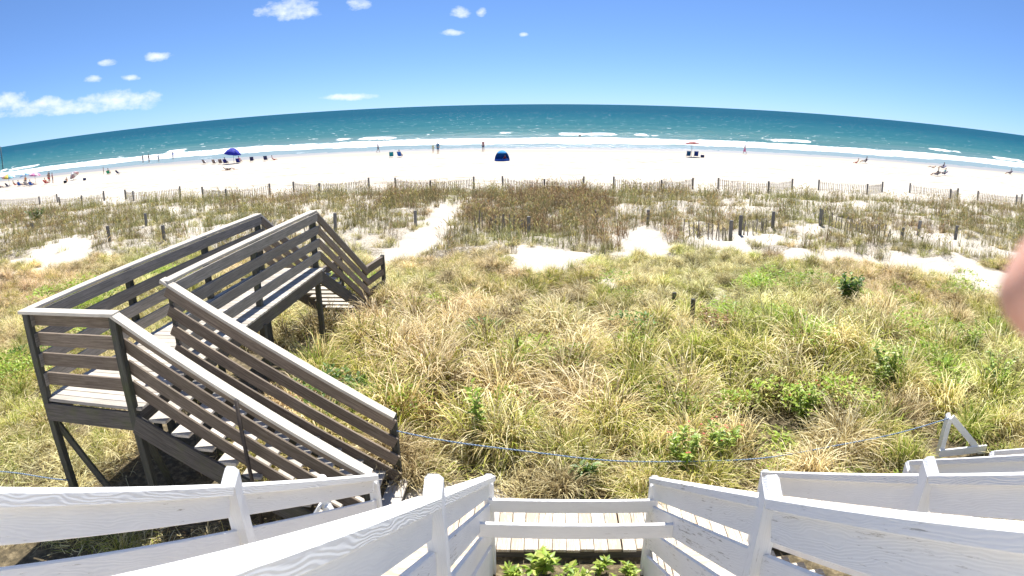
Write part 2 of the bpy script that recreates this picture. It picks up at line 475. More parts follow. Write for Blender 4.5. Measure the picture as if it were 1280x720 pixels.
SX = axis([(-40000, -4000, 12000), (-4000, -400, 450), (-400, -180, 8), (-180, 180, 1.0), (180, 400, 8), (400, 4000, 450), (4000, 40000, 12000)])
SY = axis([(101.5, 245, 0.55), (245, 400, 6), (400, 4000, 300), (4000, 45000, 8000)])
cache = {}
def surf_c(x, y):
    k = (x, y)
    if k not in cache: cache[k] = surf(x, y) if abs(x) < 400 else (-0.085, 0.0)
    return cache[k]
me = grid_mesh("sea", SX, SY, lambda x, y: surf_c(x, y)[0], {'foam': lambda x, y: surf_c(x, y)[1]})
t = NT("sea_water")
geo = t.n.new('ShaderNodeNewGeometry'); sep = t.n.new('ShaderNodeSeparateXYZ'); P = geo.outputs['Position']
t.l.new(P, sep.inputs[0])
dep = t.n.new('ShaderNodeMapRange'); dep.inputs['From Min'].default_value = 110; dep.inputs['From Max'].default_value = 700
pn = t.noise(t.mapping(P, (0.006, 0.02, 1)), 1.0, 4, 0.6)
t.l.new(t.math('ADD', sep.outputs['Y'], t.math('MULTIPLY', t.math('SUBTRACT', pn, 0.5), 160.0)), dep.inputs['Value'])
wc = t.ramp(dep.outputs[0], [(0.0, (0.20, 0.27, 0.29)), (0.025, (0.12, 0.20, 0.215)), (0.09, (0.056, 0.150, 0.165)), (0.2, (0.024, 0.112, 0.142)), (0.5, (0.011, 0.084, 0.126)), (1.0, (0.009, 0.068, 0.114))])
fo = t.n.new('ShaderNodeAttribute'); fo.attribute_name = 'foam'
fn = t.noise(t.mapping(P, (0.8, 1.4, 1)), 1.0, 5, 0.7)
wcap = t.noise(t.mapping(P, (0.05, 0.16, 1)), 1.0, 6, 0.72)
caps = t.math('MULTIPLY', t.ramp(wcap, [(0.675, 0.0), (0.70, 1.0)]), t.ramp(dep.outputs[0], [(0.02, 0.0), (0.06, 1.0), (0.5, 0.7), (0.9, 0.0)]))
fm = t.ramp(t.math('ADD', t.math('MULTIPLY', fo.outputs['Fac'], 1.0), t.math('MULTIPLY', t.math('SUBTRACT', fn, 0.55), 2.2)), [(0.36, 0.0), (0.55, 1.0)])
gl = t.noise(t.mapping(P, (0.22, 0.42, 1)), 1.0, 3, 0.7)
glx = t.math('DIVIDE', sep.outputs['X'], sep.outputs['Y'])
caps2 = t.math('MULTIPLY', t.ramp(gl, [(0.668, 0.0), (0.69, 1.0)]), t.ramp(dep.outputs[0], [(0.03, 0.0), (0.08, 1.0), (0.8, 1.0), (1.0, 0.3)]))  # white specks painted on the water as sun glints
fm = t.math('MAXIMUM', t.math('MAXIMUM', fm, caps), caps2, True)
thin = t.ramp(dep.outputs[0], [(0.0, 1.0), (0.02, 0.0)])
wc2 = t.mix(fm, wc, (0.82, 0.85, 0.86))
w1 = t.noise(t.mapping(P, (0.25, 0.6, 1)), 1.0, 6, 0.68)
w2 = t.noise(t.mapping(P, (1.4, 2.6, 1)), 1.0, 3, 0.6)
bp = t.new('ShaderNodeBump', Strength=0.55, Distance=0.7)
t.l.new(t.math('ADD', w1, t.math('MULTIPLY', w2, 0.3)), bp.inputs['Height']); t.l.new(bp.outputs['Normal'], t.b.inputs['Normal'])
df = t.n.new('ShaderNodeBsdfDiffuse'); t.l.new(wc2, df.inputs['Color']); t.l.new(bp.outputs['Normal'], df.inputs['Normal'])
gs = t.n.new('ShaderNodeBsdfGlossy'); gs.inputs['Roughness'].default_value = 0.16; t.l.new(bp.outputs['Normal'], gs.inputs['Normal'])
mx = t.n.new('ShaderNodeMixShader')      # a ruffled sea mirrors only little of the sky, more in the flat wash on the sand
rf = t.ramp(dep.outputs[0], [(0.0, 0.2), (0.035, 0.10), (0.12, 0.05), (1.0, 0.04)])
t.l.new(t.math('MULTIPLY', rf, t.math('SUBTRACT', 1.0, fm)), mx.inputs[0])
t.l.new(df.outputs[0], mx.inputs[1]); t.l.new(gs.outputs[0], mx.inputs[2]); t.l.new(mx.outputs[0], t.out.inputs['Surface'])
M_SEA = t.m
me.materials.append(M_SEA)
tag(link("sea", me), "blue green sea with white surf reaching to the horizon", "sea", kind='structure')

# ------------------------------------------------------------------ grey wooden dune walkover
UP = Vector((0, 0, 1))
walk = empty("dune_walkover", (-5.4, 9.0, 1.9), "weathered grey timber walkover with stairs crossing the dune on the left", "walkover")
CAPZ, DECKZ = 5.05, 3.89
BH, BT = 0.165, 0.038          # rail boards
CW, CT = 0.15, 0.04            # cap
def rail(par, a, b, drops, side, m_board, m_cap, bh=BH, cap_w=CW, cap_over=0.0, ext=(0.0, 0.0), cap_side=0.0, names=("rail_cap", "rail_board"), cap_t=CT):
    """a, b: top centre line of the cap; drops: distance of each board's centre below the cap's top; side: sideways shift of the boards"""
    par = part("railing", par)
    a, b = Vector(a), Vector(b)
    d = (b - a).normalized(); hor = Vector((d.x, d.y, 0)).normalized(); sidev = UP.cross(hor)
    upn = (UP - d * UP.dot(d)).normalized()
    board(names[0], par, a - d * ext[0] - upn * cap_t / 2 + sidev * cap_side, b + d * ext[1] - upn * cap_t / 2 + sidev * cap_side, cap_w, cap_t, m_cap, up=upn)
    for k, dr in enumerate(drops):
        off = sidev * side - UP * dr
        board(names[1], par, a + off, b + off, BT, bh * (1.0 if abs(d.z) < 0.1 else 0.91), m_board, up=upn)

DROPS = (0.135, 0.395, 0.655, 0.915)
LN0, LN1 = Vector((-6.15, 5.68, CAPZ)), Vector((-4.70, 5.67, CAPZ))      # near side of the landing
LF0 = Vector((-4.80, 6.98, CAPZ))                                        # inner corner, start of the far stair rail
WL1, WR1 = Vector((-5.73, 11.93, CAPZ)), Vector((-4.59, 12.12, CAPZ))    # far ends of the level rails
S1N, S1F = Vector((-1.83, 5.67, 3.30)), Vector((-1.86, 7.0, 3.30))       # feet of the first stair's rails
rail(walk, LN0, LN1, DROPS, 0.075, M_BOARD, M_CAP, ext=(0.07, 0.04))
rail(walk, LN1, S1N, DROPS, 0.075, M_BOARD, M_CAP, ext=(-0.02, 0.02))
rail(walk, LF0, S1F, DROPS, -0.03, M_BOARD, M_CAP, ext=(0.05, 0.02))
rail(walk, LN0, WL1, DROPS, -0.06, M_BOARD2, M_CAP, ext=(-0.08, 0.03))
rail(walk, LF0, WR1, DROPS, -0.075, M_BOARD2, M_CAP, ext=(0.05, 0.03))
# second stair, going on down towards the beach
S2L, S2R = Vector((-5.62, 15.05, 3.08)), Vector((-4.49, 15.2, 3.08))
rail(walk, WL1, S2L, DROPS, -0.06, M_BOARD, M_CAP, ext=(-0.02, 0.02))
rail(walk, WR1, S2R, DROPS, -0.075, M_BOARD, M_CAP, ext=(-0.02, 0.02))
E2L, E2R = Vector((-5.50, 16.3, 3.08)), Vector((-4.33, 16.4, 3.08))
rail(walk, S2R, E2R, (0.12, 0.42, 0.72), -0.02, M_BOARD, M_BOARD, cap_w=0.1, ext=(-0.06, 0.02))
rail(walk, S2L, E2L, (0.12, 0.42, 0.72), -0.02, M_BOARD, M_BOARD, cap_w=0.1, ext=(-0.06, 0.02))
# posts
def gp(x, y, z1, name="post", s=0.1, m=M_POSTW): post(name, walk, x, y, ground(x, y) - 0.3, z1, s, m)
for p in (LN0, LN1): gp(p.x + (0.02 if p is LN0 else 0.0), p.y + 0.0, CAPZ - CT - 0.002)
gp(LF0.x + 0.02, LF0.y + 0.09, CAPZ - CT - 0.002)
gp(S1F.x - 0.03, S1F.y + 0.055, S1F.z - 0.02, s=0.09)
gp(S1N.x - 0.06, S1N.y + 0.03, S1N.z - 0.03, s=0.09)
for f in (0.34, 0.68, 1.0):
    p = LN0.lerp(WL1, f); gp(p.x - 0.03, p.y, CAPZ - CT - 0.002)
for f in (0.5, 1.0):
    p = LF0.lerp(WR1, f); gp(p.x - 0.02, p.y - 0.03, CAPZ - CT - 0.002)
gp(S2R.x - 0.02, S2R.y, S2R.z - 0.02); gp(S2L.x, S2L.y, S2L.z - 0.02)
gp(E2R.x, E2R.y, E2R.z + 0.03); gp(E2L.x, E2L.y, E2L.z + 0.03)
p = LN1.lerp(S1N, 0.5)
tube("iron_post", walk, [(p.x + 0.05, p.y - 0.09, ground(p.x, p.y) - 0.2), (p.x + 0.05, p.y - 0.09, p.z - 0.05)], 0.024, M_RUST, 8)
# decking of landing and walkway: planks lie across
deck = part("deck", walk)
y = 5.66; i = 0
while y < 12.02:
    f = min(1.0, max(0.0, (y - 5.68) / 6.3))
    xl = -6.17 + 0.42 * f; xr = -4.58 + 0.16 * f
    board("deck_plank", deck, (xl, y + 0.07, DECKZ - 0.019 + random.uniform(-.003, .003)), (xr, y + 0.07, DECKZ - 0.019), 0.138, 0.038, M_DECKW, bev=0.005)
    y += 0.148; i += 1
# rim beams
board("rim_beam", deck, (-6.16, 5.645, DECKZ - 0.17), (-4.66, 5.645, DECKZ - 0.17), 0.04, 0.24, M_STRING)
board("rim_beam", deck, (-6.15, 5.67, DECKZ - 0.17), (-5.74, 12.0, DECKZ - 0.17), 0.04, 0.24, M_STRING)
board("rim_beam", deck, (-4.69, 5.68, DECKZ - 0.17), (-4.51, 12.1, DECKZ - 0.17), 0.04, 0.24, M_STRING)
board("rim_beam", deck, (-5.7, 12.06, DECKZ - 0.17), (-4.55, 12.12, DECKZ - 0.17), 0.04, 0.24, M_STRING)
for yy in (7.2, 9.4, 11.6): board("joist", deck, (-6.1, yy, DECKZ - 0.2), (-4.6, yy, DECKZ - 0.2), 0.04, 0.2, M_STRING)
# first stair: treads and stringers
n = 10; fl = part("stair_flight", walk)
for k in range(n):
    f = (k + 1) / (n + 0.6)
    x = -4.66 + f * 2.95; z = DECKZ - f * (DECKZ - 2.22)
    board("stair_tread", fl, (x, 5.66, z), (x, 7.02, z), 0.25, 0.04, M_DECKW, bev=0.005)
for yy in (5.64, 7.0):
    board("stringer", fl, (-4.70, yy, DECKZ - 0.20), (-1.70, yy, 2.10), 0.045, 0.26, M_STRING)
# second stair
n = 10; fl = part("stair_flight", walk)
for k in range(n):
    f = (k + 0.8) / (n + 0.4)
    y = 12.15 + f * 3.05; z = DECKZ - f * (DECKZ - 1.98); xo = 0.1 * f
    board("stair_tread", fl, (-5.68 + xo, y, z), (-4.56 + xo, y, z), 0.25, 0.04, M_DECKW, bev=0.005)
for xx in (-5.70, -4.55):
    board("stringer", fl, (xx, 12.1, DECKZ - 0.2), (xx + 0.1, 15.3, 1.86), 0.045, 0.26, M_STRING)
# braces under the landing
board("brace", walk, (-6.12, 5.72, 3.55), (-5.2, 5.72, 2.15), 0.04, 0.11, M_POSTW, up=(0.8, 0, 0.5))
board("brace", walk, (-4.72, 5.75, 3.6), (-5.1, 6.6, 2.1), 0.04, 0.11, M_POSTW, up=(1, 0, 0.2))
board("brace", walk, (-4.72, 6.9, 3.5), (-4.55, 8.9, 2.2), 0.04, 0.11, M_POSTW, up=(0, .6, .8))
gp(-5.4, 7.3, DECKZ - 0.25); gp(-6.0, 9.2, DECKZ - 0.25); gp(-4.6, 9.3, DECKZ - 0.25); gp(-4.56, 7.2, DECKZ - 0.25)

# ------------------------------------------------------------------ white painted stairs from the house
TS = 0.606
def capz(y, dz=0.0): return 3.49 + (5.4 - y) * TS + dz
def wpost(par, x, y, z0, z1, s=0.092, m=M_WHITE):
    """square post whose head is cut on a slope with its corners taken off"""
    h = s / 2; c = h * 0.55
    vs_ = [(-h, -h, z0), (h, -h, z0), (h, h, z0), (-h, h, z0)]
    vs_ += [(-h, -h, z1 - 0.085), (h, -h, z1 - 0.085), (h, h, z1 - 0.025), (-h, h, z1 - 0.025)]
    vs_ += [(-c, -h + 0.006, z1 - 0.068), (c, -h + 0.006, z1 - 0.068), (c, h - 0.006, z1), (-c, h - 0.006, z1)]
    fs = [(3, 2, 1, 0)]
    for L in (0, 4):
        for q in range(4): fs.append((L + q, L + (q + 1) % 4, L + 4 + (q + 1) % 4, L + 4 + q))
    fs.append((8, 9, 10, 11))
    zc = (z0 + z1) / 2
    # local x runs along the grain
    me = new_mesh("post", [(v[2] - zc, v[0], v[1]) for v in vs_], fs, m)
    o = link("post", me, par)
    mm = Matrix(((0, 1, 0), (0, 0, 1), (1, 0, 0))).to_4x4(); mm.translation = (x, y, zc)
    o.matrix_basis = mm
    return o
def white_rail(par, x, inner, y0=-0.3, dz=0.0, ym=2.62, y1=5.42, m=M_WHITE, mcap=None, end_top=-0.005, bh=0.19, drops=(0.15, 0.465, 0.78)):
    """rail running down the stair; inner = +1 or -1, the side that faces the camera"""
    mcap = mcap or M_WCAP
    rl = part("railing", par)
    for ya, yb in ((y0, ym - 0.05), (ym + 0.05, y1 - 0.05)):
        a, b = Vector((x, ya, capz(ya, dz))), Vector((x, yb, capz(yb, dz)))
        d = (b - a).normalized(); upn = (UP - d * UP.dot(d)).normalized()
        board("rail_cap", rl, a - upn * 0.028 + Vector((inner * 0.018, 0, 0)), b - upn * 0.028 + Vector((inner * 0.018, 0, 0)), 0.115, 0.056, mcap, up=upn, bev=0.005)
        for k, dr in enumerate(drops):
            off = Vector((0, 0, -dr - (0.004 if k == 0 else 0)))
            board("rail_board", rl, a + off, b + off, 0.038, bh, m, up=upn)
    wpost(rl, x + inner * 0.025, ym, 1.9, capz(ym, dz) + 0.10, m=m)
    wpost(rl, x, y1, 1.9, capz(y1, dz) + end_top, m=m)
def white_stair(par, xl, xr, m):
    n = 16; fl = part("stair_flight", par)
    for k in range(n):
        y = 5.30 - k * 0.335
        z = capz(y) - 1.02
        board("stair_tread", fl, (xl + 0.03, y, z), (xr - 0.03, y, z), 0.29, 0.04, M_WPLANK, bev=0.005)
    for x in (xl, xr):
        a, b = (x, 5.4, capz(5.4) - 1.18), (x, -0.1, capz(-0.1) - 1.18)
        board("stringer", fl, a, b, 0.04, 0.26, m)
XA, XB, XC, XD, XE, XF = -1.75, -0.54, 1.12, 2.29, 4.0, 5.3
st_l = empty("white_staircase", ((XA + XB) / 2, 5.3, 2.2), "white painted stair with wood grain rails at bottom left", "staircase")
white_rail(st_l, XA, 1, dz=-0.05, ym=2.75, y1=5.5, bh=0.15, drops=(0.13, 0.405, 0.68, 0.95))
white_rail(st_l, XB, 1, ym=2.52, bh=0.175, drops=(0.145, 0.44, 0.735, 1.0))
white_stair(st_l, XA, XB, M_WHITE)
st_r = empty("white_staircase", ((XC + XD) / 2, 5.3, 2.2), "white painted stair with flaking scuffed rails right of the gate boards", "staircase")
white_rail(st_r, XC, -1, dz=-0.02, ym=2.48, m=M_WHITE_OLD, mcap=M_WHITE_OLD)
white_rail(st_r, XD, -1, dz=0.0, ym=2.82, m=M_WHITE)
white_stair(st_r, XC, XD, M_WHITE)
st_f = empty("white_staircase", ((XE + XF) / 2, 5.3, 2.2), "white painted stair furthest right, cut by the picture's edge", "staircase")
white_rail(st_f, XE, -1, ym=2.3, y1=5.36, end_top=-0.03)
white_rail(st_f, XF, -1, ym=2.3, y1=5.45, end_top=-0.03)
white_stair(st_f, XE, XF, M_WHITE)
# house and deck the stairs come down from: unseen, added for bounced light
M_SIDING = paint("house_siding", (0.74, 0.79, 0.84), 0.0)
house = empty("beach_house", (0.5, -3.0, 2.2), "unseen pale clapboard house wall and deck behind the stairs", "house")
hw = part("wall", house); hd_ = part("deck", house)
for k in range(46): board("clapboard", hw, (-9, -2.6 - 0.008 * (k % 2), 2.3 + k * 0.17), (10, -2.6 - 0.008 * (k % 2), 2.3 + k * 0.17), 0.03, 0.168, M_SIDING, bev=0)
for k in range(19): board("deck_plank", hd_, (-7, -2.5 + k * 0.15, 5.40), (8, -2.5 + k * 0.15, 5.40), 0.142, 0.038, M_WPLANK, bev=0.003)
for x in (-6.8, -2.2, 2.6, 7.8): post("post", house, x, 0.2, 2.0, 5.37, 0.14, M_WHITE)
# two boards that close the gap between the stairs
gate = empty("gap_barrier", (0.29, 5.4, 2.2), "two plain white boards closing the gap between the two white stairs", "barrier")
board("rail_board", gate, (XB - 0.0, 5.33, 3.178), (XC + 0.03, 5.33, 3.170), 0.04, 0.15, M_WHITE)
board("rail_board", gate, (XB + 0.0, 4.38, 3.600), (XC + 0.03, 4.38, 3.585), 0.04, 0.145, M_WHITE)
# plank walk at the foot of the stairs
wk = empty("plank_walk", (0.7, 6.1, 2.3), "low walk of worn white planks at the foot of the stairs", "walkway")
x = -1.05
while x < 5.6:
    w = 0.152
    board("plank", wk, (x, 5.64 + random.uniform(-.012, .012), 2.331 + random.uniform(-.004, .004)), (x, 6.62 + random.uniform(-.05, .04), 2.331), w - random.choice((0.002, 0.001, 0.003, 0.007)), 0.038, M_WPLANK, bev=0.004)
    x += w + random.choice((0.002, 0.003, 0.003, 0.004, 0.011))
board("bearer", wk, (-1.1, 5.70, 2.24), (5.6, 5.70, 2.24), 0.04, 0.14, M_STRING)
board("bearer", wk, (-1.1, 6.5, 2.24), (5.6, 6.5, 2.24), 0.04, 0.14, M_STRING)
# short braced posts that carry the rope
bp_r = empty("braced_post", (6.02, 7.4, 2.2), "short white post with slanting brace holding the rope at right", "post")
wpost(bp_r, 6.02, 7.4, 1.9, 2.93, 0.09, M_WHITE)
board("brace", bp_r, (6.05, 7.37, 2.88), (6.95, 7.35, 2.12), 0.04, 0.10, M_WHITE, up=(0.7, 0, 0.8))
board("foot_board", bp_r, (5.95, 7.33, 2.30), (6.9, 7.33, 2.30), 0.035, 0.12, M_WHITE)
BX, BY = -2.25, 5.33
bp_l = empty("braced_post", (BX, BY, 2.2), "round headed white post with short braces behind the left stair", "post")
post("shaft", bp_l, BX, BY, 1.9, 3.36, 0.085, M_WHITE)
me = bpy.data.meshes.new("finial"); bm = bmesh.new(); bmesh.ops.create_uvsphere(bm, u_segments=14, v_segments=8, radius=0.055); bm.to_mesh(me); bm.free()
me.materials.append(M_WHITE); me.polygons.foreach_set('use_smooth', [True] * len(me.polygons))
o = link("finial", me, bp_l); o.matrix_basis = Matrix.Translation((BX, BY, 3.39))
for dx, dy in ((-0.30, -0.10), (0.24, -0.12), (0.12, -0.02)):
    board("brace", bp_l, (BX + dx * 0.15, BY - 0.05, 3.10), (BX + dx, BY + dy, 2.72), 0.035, 0.085, M_WHITE, up=(0, 1, 0.2))
# rope
t = NT("rope_fibre"); v, rnd = obj_coords(t)
wv = t.new('ShaderNodeTexWave', Scale=14.0, Distortion=0.5); wv.bands_direction = 'DIAGONAL'; t.l.new(v, wv.inputs['Vector'])
M_ROPE = t.set(Base_Color=t.mix(t.ramp(wv.outputs['Fac'], [(0.35, 0.0), (0.65, 1.0)]), (0.035, 0.09, 0.22), (0.34, 0.42, 0.50)), Roughness=0.8)
def rope(name, a, b, sag, label, n=36):
    a, b = Vector(a), Vector(b)
    pts = []
    for i in range(n + 1):
        f = i / n; p = a.lerp(b, f); p.z -= sag * 4 * f * (1 - f) + 0.01 * math.sin(f * 23)
        p.y += 0.03 * math.sin(f * 9); pts.append(p)
    o = tube(name, None, pts, 0.009, M_ROPE, 6)
    return tag(o, label, "rope")
rope("rope", (-1.84, 7.0, 3.07), (6.0, 7.36, 2.86), 0.42, "blue and white rope sagging from grey stair post to white braced post")
rope("rope", (-6.13, 5.62, 2.72), (-11.0, 5.3, 2.95), 0.12, "blue and white rope running off left from under the grey landing", 16)

# ------------------------------------------------------------------ sand fences
WORDS = ["far left, beside the pastel umbrellas", "left, second from the picture's edge", "below the group of chairs left of the canopy", "below the dark blue canopy", "right of the dark blue canopy's fence", "behind the oats at the sand path's end", "below the blue dome tent", "left of the flat umbrella, in the middle", "below the flat umbrella with two blue chairs", "below the person seated in the black chair", "below the pair of loungers at right", "at the far right edge"]
FENCES = [
[(-61.5, 55.7), (-52.7, 53.7), (-50.8, 54.6)], [(-47.0, 50.8), (-43.9, 50.8), (-42.6, 52.8)], [(-40.0, 53.0), (-37.7, 51.2), (-32.9, 52.1)],
[(-29.6, 50.6), (-25.5, 47.4), (-22.7, 50.0)], [(-21.2, 51.7), (-17.6, 48.3), (-14.6, 52.2)], [(-12.2, 51.7), (-8.7, 48.6), (-5.6, 50.8)],
[(-3.3, 50.6), (-0.0, 47.6), (3.1, 50.6)], [(5.5, 50.8), (8.9, 48.4), (12.1, 51.6)], [(14.4, 52.1), (18.2, 50.3), (21.5, 53.3)],
[(24.2, 53.6), (28.4, 52.2), (31.5, 54.9)], [(35.0, 55.5), (37.6, 52.2), (39.8, 54.0)], [(41.6, 53.0), (45.4, 51.4), (47.0, 52.4)]]
def fence_run(par, pts, hs, step, keep=1.0, post_h=0.95, slat_w=0.045, lean=0.014):
    for a, b in zip(pts, pts[1:]):
        L = math.dist(a, b); n = max(1, int(L / step))
        for i in range(1, n):
            if random.random() > keep: continue
            f = (i + random.uniform(-.15, .15)) / n
            x = a[0] + (b[0] - a[0]) * f; y = a[1] + (b[1] - a[1]) * f
            z = ground(x, y); sagf = 4 * f * (1 - f) * 0.10
            hgt = round(hs * random.uniform(0.93, 1.03), 2)
            lx = random.gauss(0, lean)
            o = board("slat", par, (x, y, z - 0.15), (x + lx * hgt, y, z - 0.15 + hgt + 0.15 - sagf), slat_w, 0.014, M_SLAT, up=(b[1] - a[1], -(b[0] - a[0]), 0), bev=0)
        if keep > 0.8:
            for zz in (0.3, hs * 0.82):
                w = []
                for i in range(9):
                    f = i / 8; x = a[0] + (b[0] - a[0]) * f; y = a[1] + (b[1] - a[1]) * f
                    w.append((x, y, ground(x, y) + zz - 4 * f * (1 - f) * 0.1))
                tube("wire", par, w, 0.006, M_WIRE, 4)
    for p in pts:
        post("post", par, p[0], p[1], ground(*p) - 0.4, ground(*p) + post_h * random.uniform(0.95, 1.05), 0.13, M_GPOST)
for words, pts in zip(WORDS, FENCES):
    f = empty("sand_fence", (pts[1][0], pts[1][1], ground(*pts[1])), "slatted grey sand fence along the beach, " + words, "fence", "sand fences along the back of the beach")
    fence_run(f, pts, 0.85, 0.17)

OLD = [(-10.0, 29.3, 1.05, "old grey post left of the sand path beside the far stair"), (-6.4, 31.1, 1.0, "old grey post standing on the left edge of the sand path"),
(2.6, 31.8, 0.95, "old grey post in the brown oats right of the middle"), (5.1, 31.1, 0.85, "short dark post behind the bright bare sand patch"),
(11.4, 30.5, 0.95, "grey post between two broken slat rows, right of the middle"), (17.5, 28.0, 1.0, "dark leaning post at right, nearer than its neighbour"),
(19.5, 29.6, 0.95, "grey post at right beside the dark leaning post"), (21.5, 28.9, 0.9, "grey post furthest right above the bare sand slope"),
(-22.2, 27.5, 1.0, "thin grey post left of the walkover in the sand"), (-23.2, 32.5, 0.9, "short grey post at left behind the grass"),
(-18.9, 27.9, 0.95, "stout grey post just left of the walkover rail"), (-34.5, 34.1, 0.9, "grey post among dark brush at the far left")]
for x, y, hgt, lab in OLD:
    p = post("fence_post", None, x, y, ground(x, y) - 0.4, ground(x, y) + hgt * 0.85, 0.135, M_GPOST)
    p.matrix_basis = p.matrix_basis @ Matrix.Rotation(random.gauss(0, 0.05), 4, 'Y')
    tag(p, lab, "post", "old posts of the inner fence")
for pts, lab in (([(-3.2, 29.8), (-0.7, 28.2)], "remains of slat fence in brown oats, one post at its right end"),
                 ([(6.2, 28.6), (8.3, 27.5)], "broken slat fence with one stout post above bare sand patch"),
                 ([(14.3, 31.1), (17.2, 28.4)], "row of leaning fence slats falling away from a post at right"),
                 ([(-13.4, 28.4), (-10.4, 29.0)], "thin slats half buried beside the far stair"),
                 ([(8.9, 28.0), (11.0, 30.2)], "sparse slats running back towards a grey post")):
    f = empty("broken_fence", (pts[0][0], pts[0][1], ground(*pts[0])), lab, "fence", "remains of the inner fence")
    a, b = pts
    L = math.dist(a, b); n = int(L / 0.16)
    for i in range(n):
        if random.random() < 0.25: continue
        q = i / n; x = a[0] + (b[0] - a[0]) * q; y = a[1] + (b[1] - a[1]) * q; z = ground(x, y)
        hgt = round(random.uniform(0.55, 0.85), 2); lx = random.gauss(0, 0.08)
        board("slat", f, (x, y, z - 0.2), (x + lx, y, z + hgt), 0.05, 0.015, M_SLAT, up=(0.3, 1, 0), bev=0)
    q = b if lab[0] in 'rb' and 'falling' not in lab else a
    post("post", f, q[0], q[1], ground(*q) - 0.4, ground(*q) + 0.9, 0.14, M_GPOST)

# ------------------------------------------------------------------ dune vegetation
def leaf_material(name, trans=0.35, rough=0.6):
    t = NT(name)
    a = t.n.new('ShaderNodeAttribute'); a.attribute_name = 'col'
    ti = t.n.new('ShaderNodeAttribute'); ti.attribute_name = 'tint'; ti.attribute_type = 'INSTANCER'
    c = t.mix(1.0, a.outputs['Color'], ti.outputs['Color'], 'MULTIPLY')
    t.set(Base_Color=c, Roughness=rough)
    t.b.inputs['Specular IOR Level'].default_value = 0.25
    tr = t.n.new('ShaderNodeBsdfTranslucent'); t.l.new(c, tr.inputs['Color'])
    mx = t.n.new('ShaderNodeMixShader'); mx.inputs[0].default_value = trans
    t.l.new(t.b.outputs[0], mx.inputs[1]); t.l.new(tr.outputs[0], mx.inputs[2]); t.l.new(mx.outputs[0], t.out.inputs['Surface'])
    return t.m
M_GRASS = leaf_material("grass_blade", 0.38)
M_LEAF = leaf_material("broad_leaf", 0.32, 0.45)
M_OAT = leaf_material("oat_stem", 0.25)

def pick(rng, pal):
    r = rng.random() * sum(w for w, _ in pal)
    for w, c in pal:
        r -= w
        if r <= 0: break
    k = rng.uniform(0.78, 1.22)
    return (c[0] * k, c[1] * k, c[2] * k, 1.0)

class Leaves:
    def __init__(s): s.v, s.f, s.c = [], [], []
    def strip(s, pts, widths, side, c0, c1=None):
        n = len(pts); b = len(s.v); c1 = c1 or c0
        for i, (p, w) in enumerate(zip(pts, widths)):
            f = i / (n - 1); cc = tuple(c0[k] + (c1[k] - c0[k]) * f for k in range(4))
            if i == n - 1: s.v.append(p); s.c.append(cc)
            else: s.v += [p - side * w / 2, p + side * w / 2]; s.c += [cc, cc]
        for i in range(n - 2): s.f.append((b + 2 * i, b + 2 * i + 1, b + 2 * i + 3, b + 2 * i + 2))
        s.f.append((b + 2 * (n - 2), b + 2 * (n - 2) + 1, b + 2 * (n - 1)))
    def leaf(s, p, d, up, L, W, c):
        d = d.normalized(); sd_ = d.cross(up).normalized(); nrm = sd_.cross(d)
        b = len(s.v)
        s.v += [p, p + d * L * 0.45 + sd_ * W / 2 + nrm * W * 0.15, p + d * L * 0.5, p + d * L * 0.45 - sd_ * W / 2 + nrm * W * 0.15, p + d * L - nrm * L * 0.12]
        s.c += [c] * 5
        s.f += [(b, b + 1, b + 2), (b, b + 2, b + 3), (b + 1, b + 4, b + 2), (b + 2, b + 4, b + 3)]
    def mesh(s, name, mat):
        me = bpy.data.meshes.new(name); me.from_pydata([tuple(v) for v in s.v], [], s.f)
        a = me.attributes.new('col', 'FLOAT_COLOR', 'POINT'); a.data.foreach_set('color', [x for c in s.c for x in c])
        me.polygons.foreach_set('use_smooth', [True] * len(s.f)); me.materials.append(mat); me.update()
        return me

STRAW = [(4, (0.64, 0.53, 0.25)), (4, (0.86, 0.77, 0.48)), (2, (0.36, 0.27, 0.11)), (2, (0.13, 0.09, 0.045))]
DEAD = [(2, (0.14, 0.10, 0.05)), (2, (0.26, 0.19, 0.09)), (3, (0.46, 0.37, 0.19)), (2, (0.74, 0.64, 0.38))]
MIXED = [(3, (0.60, 0.52, 0.19)), (3, (0.34, 0.37, 0.06)), (2, (0.44, 0.45, 0.09)), (3, (0.82, 0.74, 0.42)), (2, (0.11, 0.10, 0.04))]
GREEN = [(4, (0.26, 0.34, 0.05)), (3, (0.38, 0.44, 0.08)), (3, (0.66, 0.60, 0.26)), (2, (0.10, 0.13, 0.03))]
OLIVE = [(4, (0.22, 0.23, 0.08)), (3, (0.33, 0.29, 0.12)), (3, (0.16, 0.14, 0.07)), (1, (0.40, 0.33, 0.18))]
BROWN = [(4, (0.22, 0.15, 0.08)), (3, (0.30, 0.22, 0.11)), (2, (0.17, 0.16, 0.07)), (1, (0.40, 0.32, 0.18))]
LIME = [(4, (0.30, 0.42, 0.05)), (3, (0.40, 0.50, 0.08)), (2, (0.20, 0.32, 0.04)), (1, (0.50, 0.52, 0.14))]
DKGREEN = [(4, (0.07, 0.15, 0.025)), (3, (0.12, 0.22, 0.035)), (1, (0.20, 0.30, 0.05))]

